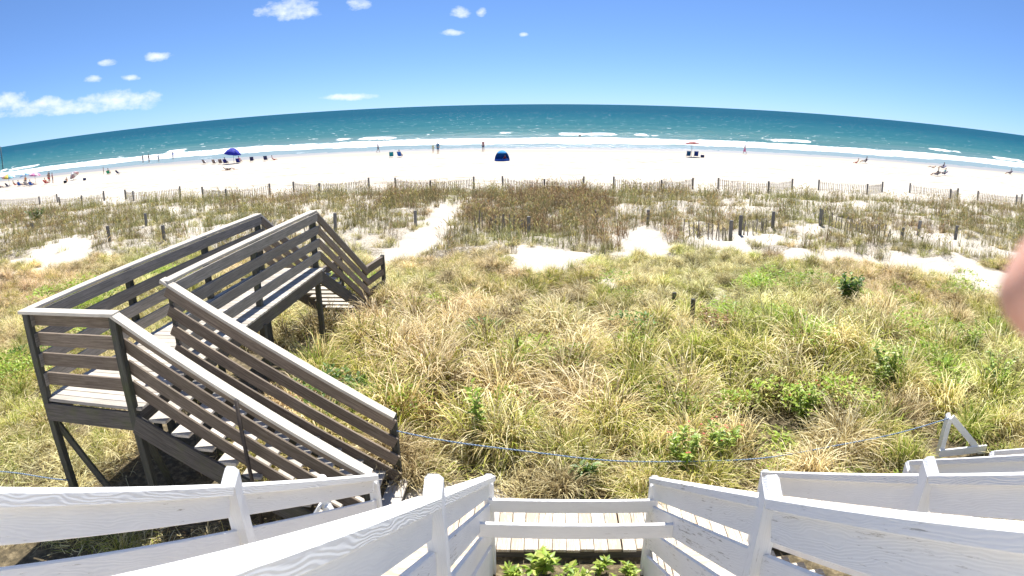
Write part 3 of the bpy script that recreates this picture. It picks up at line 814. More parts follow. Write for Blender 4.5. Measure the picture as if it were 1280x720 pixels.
def tussock(seed, pal, n, h, spread, lean, droop, width, name):
    rng = random.Random(seed); L = Leaves()
    for i in range(n):
        r = spread * math.sqrt(rng.random()); th = rng.uniform(0, 2 * math.pi)
        base = Vector((r * math.cos(th), r * math.sin(th), -0.03))
        out = th + rng.gauss(0, 1.25)
        d = Vector((math.cos(out), math.sin(out), 0))
        le = lean * rng.uniform(0.3, 1.3) * (0.35 + r / max(spread, 1e-3))
        hh_ = h * rng.uniform(0.55, 1.15) * (1 - 0.25 * r / spread)
        ang = le; p = base.copy(); pts = [p.copy()]; seg = 4
        dr = droop * rng.uniform(0.3, 1.5)
        for k in range(seg):
            step = hh_ / seg
            p = p + (d * math.sin(ang) + Vector((0, 0, math.cos(ang)))) * step
            ang = min(ang + dr / seg * (0.6 + k * 0.7), 2.5)
            pts.append(p.copy())
        w = width * rng.uniform(0.7, 1.3)
        side = Vector((-d.y, d.x, 0)); side = (side + d * rng.uniform(-.6, .6)).normalized()
        c = pick(rng, pal)
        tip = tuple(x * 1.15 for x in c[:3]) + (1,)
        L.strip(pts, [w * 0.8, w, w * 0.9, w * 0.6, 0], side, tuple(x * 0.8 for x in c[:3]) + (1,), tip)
    return L.mesh(name, M_GRASS)

def thatch(seed, pal, n, rad, name):
    rng = random.Random(seed); L = Leaves()
    for i in range(n):
        r = rad * math.sqrt(rng.random()); th = rng.uniform(0, 6.283)
        p = Vector((r * math.cos(th), r * math.sin(th), rng.uniform(0.0, 0.12)))
        a = rng.uniform(0, 6.283); d = Vector((math.cos(a), math.sin(a), rng.uniform(-0.1, 0.5))).normalized()
        l = rng.uniform(0.15, 0.4); cur = Vector((rng.gauss(0, .3), rng.gauss(0, .3), -rng.uniform(0.1, 0.7)))
        pts = [p, p + d * l * .35, p + d * l * .7 + cur * l * .25, p + d * l + cur * l * .6]
        side = d.cross(Vector((rng.gauss(0, .4), rng.gauss(0, .4), 1))).normalized()
        w = rng.uniform(0.006, 0.012)
        L.strip(pts, [w, w, w * .7, 0], side, pick(rng, pal))
    return L.mesh(name, M_GRASS)

def oats(seed, pal, n, h, spread, name, heads=0.5):
    rng = random.Random(seed); L = Leaves()
    for i in range(n):
        r = spread * math.sqrt(rng.random()); th = rng.uniform(0, 6.283)
        p = Vector((r * math.cos(th), r * math.sin(th), -0.04))
        a = rng.uniform(0, 6.283); d = Vector((math.cos(a), math.sin(a), 0)); hh_ = h * rng.uniform(0.5, 1.1)
        ln = rng.gauss(0.10, 0.08)
        pts = [p, p + d * ln * hh_ * .3 + Vector((0, 0, hh_ * .5)), p + d * ln * hh_ + Vector((0, 0, hh_ * .9)), p + d * (ln * 1.8 + .05) * hh_ + Vector((0, 0, hh_))]
        w = rng.uniform(0.010, 0.017); side = Vector((-d.y, d.x, 0)) * 0.6 + Vector((1, 0, 0)); side.normalize()
        c = pick(rng, pal)
        L.strip(pts, [w, w * .9, w * .6, 0], side, c)
        if rng.random() < heads:
            b = pts[2]; dd = (d * 0.5 + Vector((0, 0, 0.5))).normalized()
            L.strip([b, b + dd * 0.10, b + dd * 0.2 - Vector((0, 0, .02)), b + dd * 0.26 - Vector((0, 0, .07))], [0.02, 0.04, 0.03, 0], side, (c[0] * 1.3, c[1] * 1.15, c[2], 1))
        for q in range(2):
            a2 = rng.uniform(0, 6.283); d2 = Vector((math.cos(a2), math.sin(a2), 0)); l2 = h * rng.uniform(.3, .55)
            pp = p.copy()
            L.strip([pp, pp + d2 * l2 * .25 + Vector((0, 0, l2 * .7)), pp + d2 * l2 * .6 + Vector((0, 0, l2 * .9)), pp + d2 * l2 + Vector((0, 0, l2 * .7))], [w, w, w * .7, 0], Vector((-d2.y, d2.x, 0)), pick(rng, pal))
    return L.mesh(name, M_OAT)

def weed(seed, pal, n, rad, h, leaf, name):
    rng = random.Random(seed); L = Leaves()
    for i in range(n):
        r = rad * math.sqrt(rng.random()); th = rng.uniform(0, 6.283)
        z = h * (1 - 0.6 * (r / rad) ** 2) * rng.uniform(0.25, 1.0)
        p = Vector((r * math.cos(th), r * math.sin(th), z))
        a = th + rng.gauss(0, 1.0); d = Vector((math.cos(a), math.sin(a), rng.uniform(-.1, .9)))
        l = leaf * rng.uniform(.6, 1.3)
        L.leaf(p, d, Vector((rng.gauss(0, .35), rng.gauss(0, .35), 1)), l, l * rng.uniform(.3, .55), pick(rng, pal))
    return L.mesh(name, M_LEAF)

def gn_scatter(name, protos, pts, label, cat):
    """pts: (x, y, z, rotz, tilt_x, tilt_y, scale, index, (r, g, b))"""
    pc = bpy.data.collections.new(name + "_kinds")
    for i, me in enumerate(protos):
        pc.objects.link(bpy.data.objects.new("%s_kind_%02d" % (name, i), me))
    me = bpy.data.meshes.new(name); me.from_pydata([p[:3] for p in pts], [], [])
    def at(n, ty, key, vals):
        a = me.attributes.new(n, ty, 'POINT'); a.data.foreach_set(key, vals)
    at('rot', 'FLOAT_VECTOR', 'vector', [v for p in pts for v in (p[4], p[5], p[3])])
    at('size', 'FLOAT', 'value', [p[6] for p in pts])
    at('idx', 'INT', 'value', [p[7] for p in pts])
    at('tint', 'FLOAT_COLOR', 'color', [v for p in pts for v in (*p[8], 1.0)])
    o = link(name, me)
    g = bpy.data.node_groups.new(name + "_nodes", 'GeometryNodeTree')
    g.interface.new_socket("Geometry", in_out='INPUT', socket_type='NodeSocketGeometry')
    g.interface.new_socket("Geometry", in_out='OUTPUT', socket_type='NodeSocketGeometry')
    N, K = g.nodes, g.links
    gi, go = N.new('NodeGroupInput'), N.new('NodeGroupOutput')
    m2p = N.new('GeometryNodeMeshToPoints'); iop = N.new('GeometryNodeInstanceOnPoints'); ci = N.new('GeometryNodeCollectionInfo')
    ci.inputs['Collection'].default_value = pc; ci.inputs['Separate Children'].default_value = True; ci.inputs['Reset Children'].default_value = True
    def na(n, ty):
        a = N.new('GeometryNodeInputNamedAttribute'); a.data_type = ty; a.inputs['Name'].default_value = n
        return a.outputs['Attribute']
    K.new(gi.outputs[0], m2p.inputs['Mesh']); K.new(m2p.outputs['Points'], iop.inputs['Points'])
    K.new(ci.outputs[0], iop.inputs['Instance']); iop.inputs['Pick Instance'].default_value = True
    K.new(na('idx', 'INT'), iop.inputs['Instance Index'])
    e2r = N.new('FunctionNodeEulerToRotation'); K.new(na('rot', 'FLOAT_VECTOR'), e2r.inputs[0]); K.new(e2r.outputs[0], iop.inputs['Rotation'])
    K.new(na('size', 'FLOAT'), iop.inputs['Scale']); K.new(iop.outputs[0], go.inputs[0])
    md = o.modifiers.new("scatter", 'NODES'); md.node_group = g
    return tag(o, label, cat, kind='stuff')

def in_built(x, y, m=0.0):
    """under or inside the timber works"""
    if -6.2 - m < x < -4.5 + m and 5.6 - m < y < 12.2 + m: return True
    if -5.8 - m < x < -4.3 + m and 14.2 < y < 16.5: return True
    if -4.8 < x < -1.7 + m and 5.6 - m < y < 7.05 + m: return True
    if 5.5 < x < 7.1 and 6.3 < y < 7.75: return True      # trodden round the braced post
    if y < 6.75 + 0.15 * nz2(x, 0, 2.0, 1.0) and -1.2 < x < 5.8: return True
    return False
rng = random.Random(5)
def tint(x, y, base=1.0, var=0.16):
    g = nz2(x, y, 0.22, 12.0); k = base * (1 + rng.gauss(0, var))
    return (k * (1 - 0.10 * g), k * (1 + 0.06 * g), k * (1 - 0.1 * g))
def in_view(x, y, m=1.5):
    return -1.22 * y - 2 - m < x < 1.02 * y + 1 + m

# tussocks
protos = [tussock(1, STRAW, 150, 0.85, 0.16, 0.65, 1.9, 0.0115, "straw_a"), tussock(2, STRAW, 130, 0.75, 0.18, 0.85, 2.2, 0.0115, "straw_b"),
          tussock(3, MIXED, 140, 0.80, 0.16, 0.6, 1.7, 0.0115, "mixed_a"), tussock(4, MIXED, 120, 0.65, 0.20, 0.9, 2.0, 0.0115, "mixed_b"),
          tussock(5, GREEN, 110, 0.72, 0.16, 0.5, 1.2, 0.012, "green_a"), tussock(6, GREEN, 90, 0.52, 0.20, 0.65, 1.4, 0.012, "green_b"),
          thatch(7, STRAW, 110, 0.45, "thatch_a"), thatch(8, MIXED, 100, 0.45, "thatch_b"),
          tussock(9, OLIVE, 60, 0.7, 0.30, 0.4, 1.0, 0.014, "far_a"), tussock(10, MIXED, 55, 0.6, 0.34, 0.5, 1.2, 0.015, "far_b"),
          tussock(11, DEAD, 130, 0.70, 0.18, 0.7, 2.0, 0.011, "dead_a"), thatch(12, DEAD, 110, 0.45, "thatch_c")]
pts = []
def add(x, y, idx, s, tn=None, tilt=0.12, dz=0.0):
    pts.append((x, y, ground(x, y) + dz, rng.uniform(0, 6.283), rng.gauss(0, tilt), rng.gauss(0, tilt), s, idx, tn or tint(x, y)))
def hollow(x, y): return 7.6 < y < 18 and nz2(x, y, 0.75, 101.0) + 0.5 * nz2(x, y, 1.9, 103.0) < -0.29
# thatch and thin growth everywhere under cover
step = 0.40
y = 5.0
while y < 22:
    x = -1.22 * y - 3
    while x < 1.02 * y + 2.5:
        px, py = x + rng.uniform(-.22, .22), y + rng.uniform(-.22, .22); x += step
        if in_built(px, py): continue
        if rng.random() < sand_at(px, py) * 1.15 - 0.05: continue
        if hollow(px, py):
            if rng.random() < 0.3: add(px, py, 11, rng.uniform(0.5, 0.8), tint(px, py, 0.5))  # sparse thatch, tinted dark to carry the shade of the hollow
            continue
        add(px, py, rng.choice((6, 6, 7, 11)), rng.uniform(0.8, 1.25))
        if rng.random() < 0.75: add(px, py, rng.choice((1, 3, 2, 0, 10, 5)), rng.uniform(0.35, 0.75), tilt=0.3)
    y += step
# big tussocks, each a crowd of clumps on a mound
cent = []
tries = 0
while tries < 9000:
    tries += 1
    py = 6.9 + 15.5 * rng.random(); px = rng.uniform(-1.22 * py - 3, 1.02 * py + 2.5)
    if in_built(px, py, 0.15): continue
    if sand_at(px, py) > 0.35: continue
    big = 0.5 + 0.5 * nz2(px, py, 0.35, 14.0)
    rad = lerp_tab(big, [(0.2, 0.42), (0.8, 0.68)]) * (0.8 if py < 8 else 1.0) * (0.85 if px < -6.4 else 1.0)
    if any((px - c[0]) ** 2 + (py - c[1]) ** 2 < (0.78 * (rad + c[2])) ** 2 for c in cent): continue
    cent.append((px, py, rad))
for cx, cy, rad in cent:
    gr = nz2(cx, cy, 0.30, 33.0) + 0.4 * nz2(cx, cy, 1.2, 37.0) - 0.10 * (cy > 13) - 0.02
    fam = (4, 2, 5, 2, 3) if gr > 0.26 else (2, 2, 3, 4, 0, 1) if gr > 0.0 else (0, 1, 2, 0, 3)
    if rng.random() < 0.08: fam = (10, 10, 1, 10)
    base = tint(cx, cy, rng.uniform(0.98, 1.28), 0.09)
    low = 0.62 if cx < -6.4 and cy < 16 else 1.0
    n = int(5 + 9 * rad)
    for k in range(n):
        q = rad * 0.95 * math.sqrt(rng.random()); a = rng.uniform(0, 6.283)
        px, py = cx + q * math.cos(a), cy + q * math.sin(a)
        if in_built(px, py) or hollow(px, py): continue
        dz = 0.42 * rad * low * (1 - (q / rad) ** 2)
        j = rng.uniform(0.88, 1.12)
        sc = (0.75 + 0.75 * rad) * rng.uniform(0.75, 1.15) * low * lerp_tab(cy, [(6.8, 0.72), (8.0, 1.12), (10, 1.3), (14, 1.05), (18, 0.65), (22, 0.55)])
        lx, ly = (cx - px) / rad, (cy - py) / rad
        pts.append((px, py, ground(px, py) + dz - 0.05, rng.uniform(0, 6.283), rng.gauss(ly * 0.2, .25), rng.gauss(-lx * 0.2, .25), sc, rng.choice(fam), tuple(v * j for v in base)))
step = 0.62
y = 21.0
while y < 48.5:
    x = -1.22 * y - 3
    while x < 1.02 * y + 2.5:
        px, py = x + rng.uniform(-.35, .35), y + rng.uniform(-.35, .35); x += step
        if in_built(px, py): continue
        s = sand_at(px, py); cl = nz2(px, py, 0.30, 51.0) + 0.5 * nz2(px, py, 0.9, 53.0)
        if rng.random() < s * 1.3 - 0.05: continue
        if rng.random() < lerp_tab(py, [(21, 0.10), (27, 0.22), (36, 0.30), (48, 0.38)]) - cl * 0.75: continue
        add(px, py, rng.choice((8, 9, 9, 3, 1)), rng.uniform(0.6, 1.05) * lerp_tab(py, [(21, 0.95), (30, 0.75), (48, 0.7)]), tint(px, py, 0.92))
    y += step
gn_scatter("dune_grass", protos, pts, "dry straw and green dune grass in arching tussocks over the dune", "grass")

# sea oats and bare stems towards the beach
protos = [oats(21, OLIVE, 16, 0.95, 0.38, "oat_a"), oats(22, BROWN, 18, 1.0, 0.40, "oat_b"), oats(23, OLIVE, 12, 0.8, 0.45, "oat_c", 0.2), oats(24, BROWN, 14, 0.8, 0.45, "oat_d", 0.7)]
pts = []
step = 0.72
y = 23.0
while y < 50.5:
    x = -1.22 * y - 3
    while x < 1.02 * y + 2.5:
        px, py = x + rng.uniform(-.4, .4), y + rng.uniform(-.4, .4); x += step
        s = sand_at(px, py)
        path = (px + 5.6) ** 2 < 0.9 and py < 41
        if path: continue
        brown = max(0.0, 1 - ((px + 0.6) / 5.5) ** 2 - ((py - 38) / 11) ** 2) + max(0.0, 0.8 - ((px + 9.5) / 3.5) ** 2 - ((py - 42) / 7) ** 2)
        cl = nz2(px, py, 0.22, 61.0) + 0.5 * nz2(px, py, 0.7, 63.0)
        row = max(0.0, 1 - abs(py - 46 - 1.5 * nz2(px, 0, .1, 4)) / 3.5) * 0.45
        pr = lerp_tab(py, [(23, 0.20), (28, 0.52), (36, 0.66), (45, 0.75), (50.5, 0.45)]) + cl * 0.75 + brown * 0.7 + row - s * 0.45
        if rng.random() > pr: continue
        idx = rng.choice((1, 3, 1, 0)) if brown > 0.15 or nz2(px, py, .2, 70) > .3 else rng.choice((0, 0, 2, 2, 3))
        add(px, py, idx, rng.uniform(0.75, 1.15), tint(px, py, 0.95), 0.06)
        if brown > 0.25 and rng.random() < 0.8: add(px + .3, py + .2, idx, rng.uniform(0.7, 1.1), tint(px, py, 0.95), 0.06)
    y += step
gn_scatter("sea_oats", protos, pts, "thin upright sea oats with brown heads standing in sand behind the fences", "sea oats")

# low bright weeds
protos = [weed(31, LIME, 120, 0.30, 0.22, 0.07, "weed_a"), weed(32, LIME, 90, 0.24, 0.14, 0.055, "weed_b"), weed(33, DKGREEN, 110, 0.32, 0.2, 0.08, "weed_c"), weed(34, GREEN, 100, 0.3, 0.15, 0.06, "weed_d")]
pts = []
step = 0.42
y = 5.2
while y < 17.5:
    x = -1.22 * y - 2
    while x < 1.02 * y + 2:
        px, py = x + rng.uniform(-.2, .2), y + rng.uniform(-.2, .2); x += step
        if in_built(px, py) and not (-6.2 < px < -4.3 and py < 7.5): continue
        if sand_at(px, py) > 0.5: continue
        k = nz2(px, py, 0.42, 81.0) + 0.45 * nz2(px, py, 1.3, 83.0)
        right = 0.16 if px > 1.5 else (0.14 if px < -5 else -0.02)
        if py < 8 and px > 1.2: right += 0.12
        if k + right < 0.30 + (0.10 if py > 11 else 0.0): continue
        add(px, py, rng.choice((0, 0, 1, 3)) if nz2(px, py, .5, 90) > -.42 else 2, rng.uniform(0.7, 1.3) * (1.3 if py > 8.5 else 1.0))
        if py > 8.5: pts[-1] = pts[-1][:2] + (pts[-1][2] + 0.42,) + pts[-1][3:]
    y += step
gn_scatter("low_weeds", protos, pts, "patches of low bright green weeds between the grass tussocks", "weeds")

# plants one can pick out
def plant(name, x, y, z, h, rad, pal, leaf, label, cat, n=220, seed=1, flowers=0, stems=6, group=None):
    rg = random.Random(seed)
    e_ = empty(name, (x, y, z), label, cat, group)
    L = Leaves()
    tips = []
    for s_ in range(stems):
        a = rg.uniform(0, 6.283); q = rad * rg.uniform(.1, .8)
        tip = Vector((x + q * math.cos(a), y + q * math.sin(a), z + h * rg.uniform(.65, 1.0))); tips.append(tip)
        tube("stem", e_, [(x + .15 * (tip.x - x), y + .15 * (tip.y - y), z - .05), ((x + tip.x) / 2, (y + tip.y) / 2, z + (tip.z - z) * .6), tip], [0.007, 0.005, 0.003], M_STEM, 5)
        for i in range(n // stems):
            f = rg.uniform(.25, 1.0); p = Vector((x, y, z)).lerp(tip, f); a2 = rg.uniform(0, 6.283)
            d = Vector((math.cos(a2), math.sin(a2), rg.uniform(-.1, .9)))
            l = leaf * rg.uniform(.6, 1.25)
            L.leaf(p, d, Vector((rg.gauss(0, .3), rg.gauss(0, .3), 1)), l, l * rg.uniform(.32, .5), pick(rg, pal))
    link("foliage", L.mesh("foliage", M_PLANT), e_)
    for i in range(flowers):
        tp = tips[i % len(tips)] + Vector((rg.uniform(-.08, .08), rg.uniform(-.08, .08), 0.05))
        F = Leaves()
        for k in range(9):
            a = k * .698; F.leaf(tp, Vector((math.cos(a), math.sin(a), .25)), Vector((0, 0, 1)), 0.024, 0.016, (0.50, 0.07, 0.03, 1) if k % 1 == 0 else (0.8, 0.4, 0.02, 1))
        link("flower", F.mesh("flower", M_PLANT), e_)
    return e_
t = NT("plant_leaf"); a = t.n.new('ShaderNodeAttribute'); a.attribute_name = 'col'
t.set(Base_Color=a.outputs['Color'], Roughness=0.45)
tr = t.n.new('ShaderNodeBsdfTranslucent'); t.l.new(a.outputs['Color'], tr.inputs['Color'])
mx = t.n.new('ShaderNodeMixShader'); mx.inputs[0].default_value = 0.3
t.l.new(t.b.outputs[0], mx.inputs[1]); t.l.new(tr.outputs[0], mx.inputs[2]); t.l.new(mx.outputs[0], t.out.inputs['Surface'])
M_PLANT = t.m
M_STEM = plain("green_stem", (0.12, 0.16, 0.05), 0.6)
plant("leafy_plant", 0.04, 5.36, 2.2, 0.34, 0.38, LIME, 0.13, "largest bright leafy plant below the lower white gate board", "plant", 150, 41)
plant("leafy_plant", -0.30, 5.30, 2.2, 0.18, 0.22, LIME, 0.10, "low leafy plant beside the left stair's end post", "plant", 110, 42)
plant("leafy_plant", 0.62, 5.40, 2.2, 0.26, 0.14, LIME, 0.10, "slim upright leafy plant under the middle of the gate boards", "plant", 50, 43, stems=2)
plant("leafy_plant", 0.36, 5.28, 2.2, 0.18, 0.22, LIME, 0.10, "low leafy plant between the largest plant and the slim one", "plant", 110, 44)
plant("leafy_plant", 0.92, 5.33, 2.2, 0.16, 0.20, LIME, 0.09, "low leafy plant beside the right stair's end post", "plant", 90, 45)
plant("leafy_plant", 0.16, 5.12, 2.2, 0.20, 0.34, LIME + GREEN, 0.08, "loose sprawling weed nearest the camera between the white stairs", "plant", 160, 49)
plant("leafy_plant", 0.74, 5.10, 2.2, 0.16, 0.26, LIME + GREEN, 0.07, "small fine leaved weed nearest the camera at the right of the gap", "plant", 120, 50)
plant("leafy_plant", 0.50, 7.12, 2.2, 0.42, 0.22, DKGREEN, 0.13, "dark green broad leaved plant under the grass edge above the plank walk", "plant", 130, 46)
plant("leafy_plant", -0.92, 8.05, 2.2, 1.15, 0.20, LIME, 0.13, "tall lime green sprig standing in straw grass left of the gap", "plant", 160, 47)
plant("shrub", 8.34, 15.6, ground(8.34, 15.6), 0.95, 0.45, DKGREEN, 0.18, "dark green rounded shrub standing alone in the pale grass", "shrub", 420, 48, stems=12)
for i, (x, y, lab) in enumerate(((1.85, 7.35, "red flowered plant at the end of the right stair rail"), (2.45, 7.6, "bushy green plant with red flowers behind the right stair"), (4.1, 8.6, "small plant with red flowers under the rope at right"))):
    plant("flowering_plant", x, y, 2.2, 0.72, 0.38, LIME, 0.10, lab, "plant", 420, 60 + i, flowers=7, stems=8)
for i, (x, y, lab) in enumerate(((6.1, 9.6, "lime green bush right of the rope's middle"), (8.3, 9.0, "lime green bush beyond the white braced post"), (9.0, 11.0, "lime green bush near the right edge of the grass"))):
    plant("low_bush", x, y, ground(x, y), 0.95, 0.55, LIME, 0.11, lab, "bush", 700, 70 + i, stems=14)

RUSTY = [(4, (0.30, 0.15, 0.05)), (3, (0.40, 0.24, 0.09)), (1, (0.5, 0.36, 0.16))]
plant("dry_bush", 3.6, 12.1, ground(3.6, 12.1), 0.85, 0.6, RUSTY, 0.09, "rust brown dried bush in the grass right of the two stumps", "bush", 600, 81, stems=16)
plant("shrub", -37.9, 38.0, ground(-37.9, 38.0), 1.1, 1.3, DKGREEN + [(4, (0.16, 0.13, 0.08))], 0.22, "dark brush among the dunes at the far left", "shrub", 600, 82, stems=16)
for x, y, hh_, lab in ((3.2, 15.0, 0.6, "thin dark stump in the grass, further of the two"), (3.42, 13.9, 0.7, "thin dark stump in the grass, nearer of the two")):
    s_ = post("stump", None, x, y, ground(x, y) - 0.3, ground(x, y) + hh_, 0.09, M_POSTW)
    tag(s_, lab, "stump", "stumps in the grass")

# ------------------------------------------------------------------ people and things on the beach
M_SKIN = plain("skin_tan", (0.36, 0.20, 0.13), 0.5, 0.1)
M_SKIN2 = plain("skin_light", (0.52, 0.32, 0.23), 0.5, 0.1)
M_HAIRD = plain("hair_dark", (0.03, 0.02, 0.015), 0.6)
M_HAIRB = plain("hair_fair", (0.25, 0.16, 0.07), 0.6)
_cl = {}
def cloth(c):
    k = tuple(round(x, 3) for x in c)
    if k not in _cl: _cl[k] = plain("cloth_%d" % len(_cl), c, 0.8, 0.12)
    return _cl[k]
NAVY, BLUE, TEAL, RED, PINK, WHITE_, BLACK, GREENC, ORANGE, YELLOW, GREY = (0.015, 0.02, 0.09), (0.01, 0.10, 0.42), (0.0, 0.22, 0.28), (0.5, 0.03, 0.04), (0.75, 0.22, 0.38), (0.75, 0.75, 0.75), (0.015, 0.015, 0.02), (0.02, 0.3, 0.16), (0.75, 0.25, 0.05), (0.8, 0.6, 0.1), (0.3, 0.3, 0.32)

def skin_mesh(name, chains, mat, parent, mtx, sub=1):
    """grow one continuous surface over joint chains; joints are shared by name"""
    idx, verts, rads, edges = {}, [], [], []
    for ch in chains:
        prev = None
        for jn, co, r in ch:
            if jn not in idx:
                idx[jn] = len(verts); verts.append(co); rads.append(r)
            if prev is not None: edges.append((prev, idx[jn]))
            prev = idx[jn]
    me = bpy.data.meshes.new(name); me.from_pydata(verts, edges, []); me.materials.append(mat)
    o = link(name, me, parent)
    o.matrix_basis = mtx
    md = o.modifiers.new("Skin", 'SKIN'); md.use_smooth_shade = True
    for i, sv in enumerate(me.skin_vertices[0].data):
        r = rads[i]; sv.radius = r if isinstance(r, tuple) else (r, r); sv.use_root = (i == 0)
    if sub: s = o.modifiers.new("Subdivision", 'SUBSURF'); s.levels = sub; s.render_levels = sub
    return o

POSES = {
 'stand': dict(pel=(0, 0, .92), che=(0, -.01, 1.24), nek=(0, 0, 1.45), hb=(0, .02, 1.54), ht=(0, .03, 1.66), sh=(.18, 0, 1.40), el=(.23, -.03, 1.12), wr=(.22, .05, .88), ha=(.21, .08, .78), hp=(.09, 0, .88), kn=(.10, .02, .48), an=(.10, -.02, .08), to=(.11, .12, .04)),
 'walk': dict(pel=(0, 0, .91), che=(0, .02, 1.23), nek=(0, .03, 1.44), hb=(0, .05, 1.53), ht=(0, .06, 1.65), sh=(.18, .02, 1.39), el=(.22, -.10, 1.13), wr=(.21, .02, .92), ha=(.2, .06, .83), hp=(.09, 0, .87), kn=(.10, .14, .49), an=(.10, .20, .09), to=(.11, .34, .06)),
 'sit': dict(pel=(0, 0, .30), che=(0, -.20, .58), nek=(0, -.30, .80), hb=(0, -.30, .90), ht=(0, -.29, 1.02), sh=(.18, -.27, .75), el=(.27, -.10, .50), wr=(.25, .16, .42), ha=(.24, .25, .41), hp=(.09, .03, .28), kn=(.12, .44, .42), an=(.12, .78, .10), to=(.13, .90, .12)),
 'lie': dict(pel=(0, 0, .16), che=(0, -.33, .20), nek=(0, -.55, .25), hb=(0, -.63, .30), ht=(0, -.74, .36), sh=(.18, -.5, .20), el=(.30, -.38, .08), wr=(.32, -.12, .06), ha=(.32, -.03, .06), hp=(.09, .04, .14), kn=(.12, .42, .30), an=(.12, .80, .09), to=(.13, .86, .18)),
}
def person(x, y, head, pose, top, bottom, label, s=1.0, skin=None, hair=None, z=None, group=None, skirt=False):
    z = (ground(x, y)) if z is None else z
    e_ = empty("person", (x, y, z), label, "person", group)
    m = Matrix.Translation((x, y, z)) @ Matrix.Rotation(R(head), 4, 'Z') @ Matrix.Diagonal((s, s, s, 1))
    P_ = POSES[pose]; sk = skin or M_SKIN
    def lr(k, sg):
        a, b, c = P_[k]
        if pose == 'walk' and sg < 0 and k in ('kn', 'an', 'to', 'el', 'wr', 'ha'):
            b = {'kn': -.02, 'an': -.26, 'to': -.14, 'el': .08, 'wr': .22, 'ha': .27}[k]; c = c + (.04 if k == 'an' else 0)
        return (a * sg, b, c)
    tr_ = [('pel', P_['pel'], (.125, .095)), ('che', P_['che'], (.14, .10)), ('nek', P_['nek'], .055), ('hb', P_['hb'], (.07, .085)), ('ht', P_['ht'], (.062, .075))]
    chains = [tr_]
    tops, bots = [[('pel', P_['pel'], (.135, .108)), ('che', P_['che'], (.158, .122)), ('nek', tuple(Vector(P_['che']).lerp(Vector(P_['nek']), .75)), .085)]], [[('che', tuple(Vector(P_['pel']).lerp(Vector(P_['che']), .25)), (.14, .11)), ('pel', P_['pel'], (.145, .115))]]
    for sg in (1, -1):
        n_ = 'rl'[sg < 0]
        chains.append([('che', 0, 0), (n_ + 'sh', lr('sh', sg), .055), (n_ + 'el', lr('el', sg), .040), (n_ + 'wr', lr('wr', sg), .028), (n_ + 'ha', lr('ha', sg), .032)])
        chains.append([('pel', 0, 0), (n_ + 'hp', lr('hp', sg), .088), (n_ + 'kn', lr('kn', sg), .058), (n_ + 'an', lr('an', sg), .038), (n_ + 'to', lr('to', sg), .032)])
        sh, el, hp, kn = (Vector(lr(k, sg)) for k in ('sh', 'el', 'hp', 'kn'))
        tops.append([('che', 0, 0), (n_ + 'sh', tuple(sh), .072), (n_ + 'm', tuple(sh.lerp(el, .55)), .058)])
        bots.append([('pel', 0, 0), (n_ + 'hp', tuple(hp), .105), (n_ + 'm', tuple(hp.lerp(kn, .75 if not skirt else 1.5)), .085 if not skirt else .15)])
    body = skin_mesh("body", chains, sk, e_, m)
    if top: skin_mesh("shirt", tops, cloth(top), e_, m)
    if bottom: skin_mesh("skirt" if skirt else "shorts", bots, cloth(bottom), e_, m)
    me = bpy.data.meshes.new("hair"); bm = bmesh.new(); bmesh.ops.create_uvsphere(bm, u_segments=12, v_segments=7, radius=1)
    hd = Vector(P_['ht'])
    for v in bm.verts:
        v.co = Vector((v.co.x * .085, v.co.y * .10, max(v.co.z, -0.35 if v.co.y < 0 else .1) * .09)) + hd + Vector((0, -.015, .0))
    bm.to_mesh(me); bm.free(); me.materials.append(hair or M_HAIRD); me.polygons.foreach_set('use_smooth', [True] * len(me.polygons))
    o = link("hair", me, body); o.matrix_parent_inverse = Matrix.Identity(4)
    return e_

M_POLE = plain("umbrella_pole", (0.14, 0.12, 0.11), 0.5, 0.1)
M_TUBE = plain("chair_tube", (0.5, 0.5, 0.52), 0.35, 0.05, 0.6)
def chair(x, y, head, c, label, rec=0.6, group="beach chairs"):
    z = ground(x, y)
    e_ = empty("beach_chair", (x, y, z), label, "chair", group)
    m = Matrix.Translation((x, y, z)) @ Matrix.Rotation(R(head), 4, 'Z')
    bx = -math.sin(rec) * .72
    for sx in (-.29, .29):
        o = tube("side_frame", e_, [(sx, .40, .0), (sx, .36, .28), (sx, -.08, .20), (sx, bx - .08, .20 + math.cos(rec) * .72)], .014, M_TUBE, 6); o.matrix_basis = m
        o = tube("arm_rest", e_, [(sx, .36, .28), (sx, .30, .44), (sx, -.28, .44)], .02, M_TUBE, 6); o.matrix_basis = m
        o = tube("leg", e_, [(sx, -.05, .20), (sx, -.34, .0)], .014, M_TUBE, 6); o.matrix_basis = m
    def sling(nm, pts):
        vs_, fs = [], []
        for i, (yy, zz) in enumerate(pts):
            vs_ += [(-.28, yy, zz), (0, yy, zz - .02), (.28, yy, zz)]
            vs_ += [(-.28, yy - .012, zz - .015), (0, yy - .012, zz - .035), (.28, yy - .012, zz - .015)]
        for i in range(len(pts) - 1):
            a, b = i * 6, i * 6 + 6
            fs += [(a, a + 1, b + 1, b), (a + 1, a + 2, b + 2, b + 1), (a + 3, b + 3, b + 4, a + 4), (a + 4, b + 4, b + 5, a + 5), (a, b, b + 3, a + 3), (a + 2, a + 5, b + 5, b + 2)]
        o = link(nm, new_mesh(nm, vs_, fs, cloth(c), True), e_); o.matrix_basis = m
    sling("seat", [(.36, .27), (.14, .21), (-.08, .20)])
    sling("backrest", [(-.09, .21), (-.09 + bx * .5, .20 + math.cos(rec) * .36), (-.09 + bx, .20 + math.cos(rec) * .72)])
    return e_

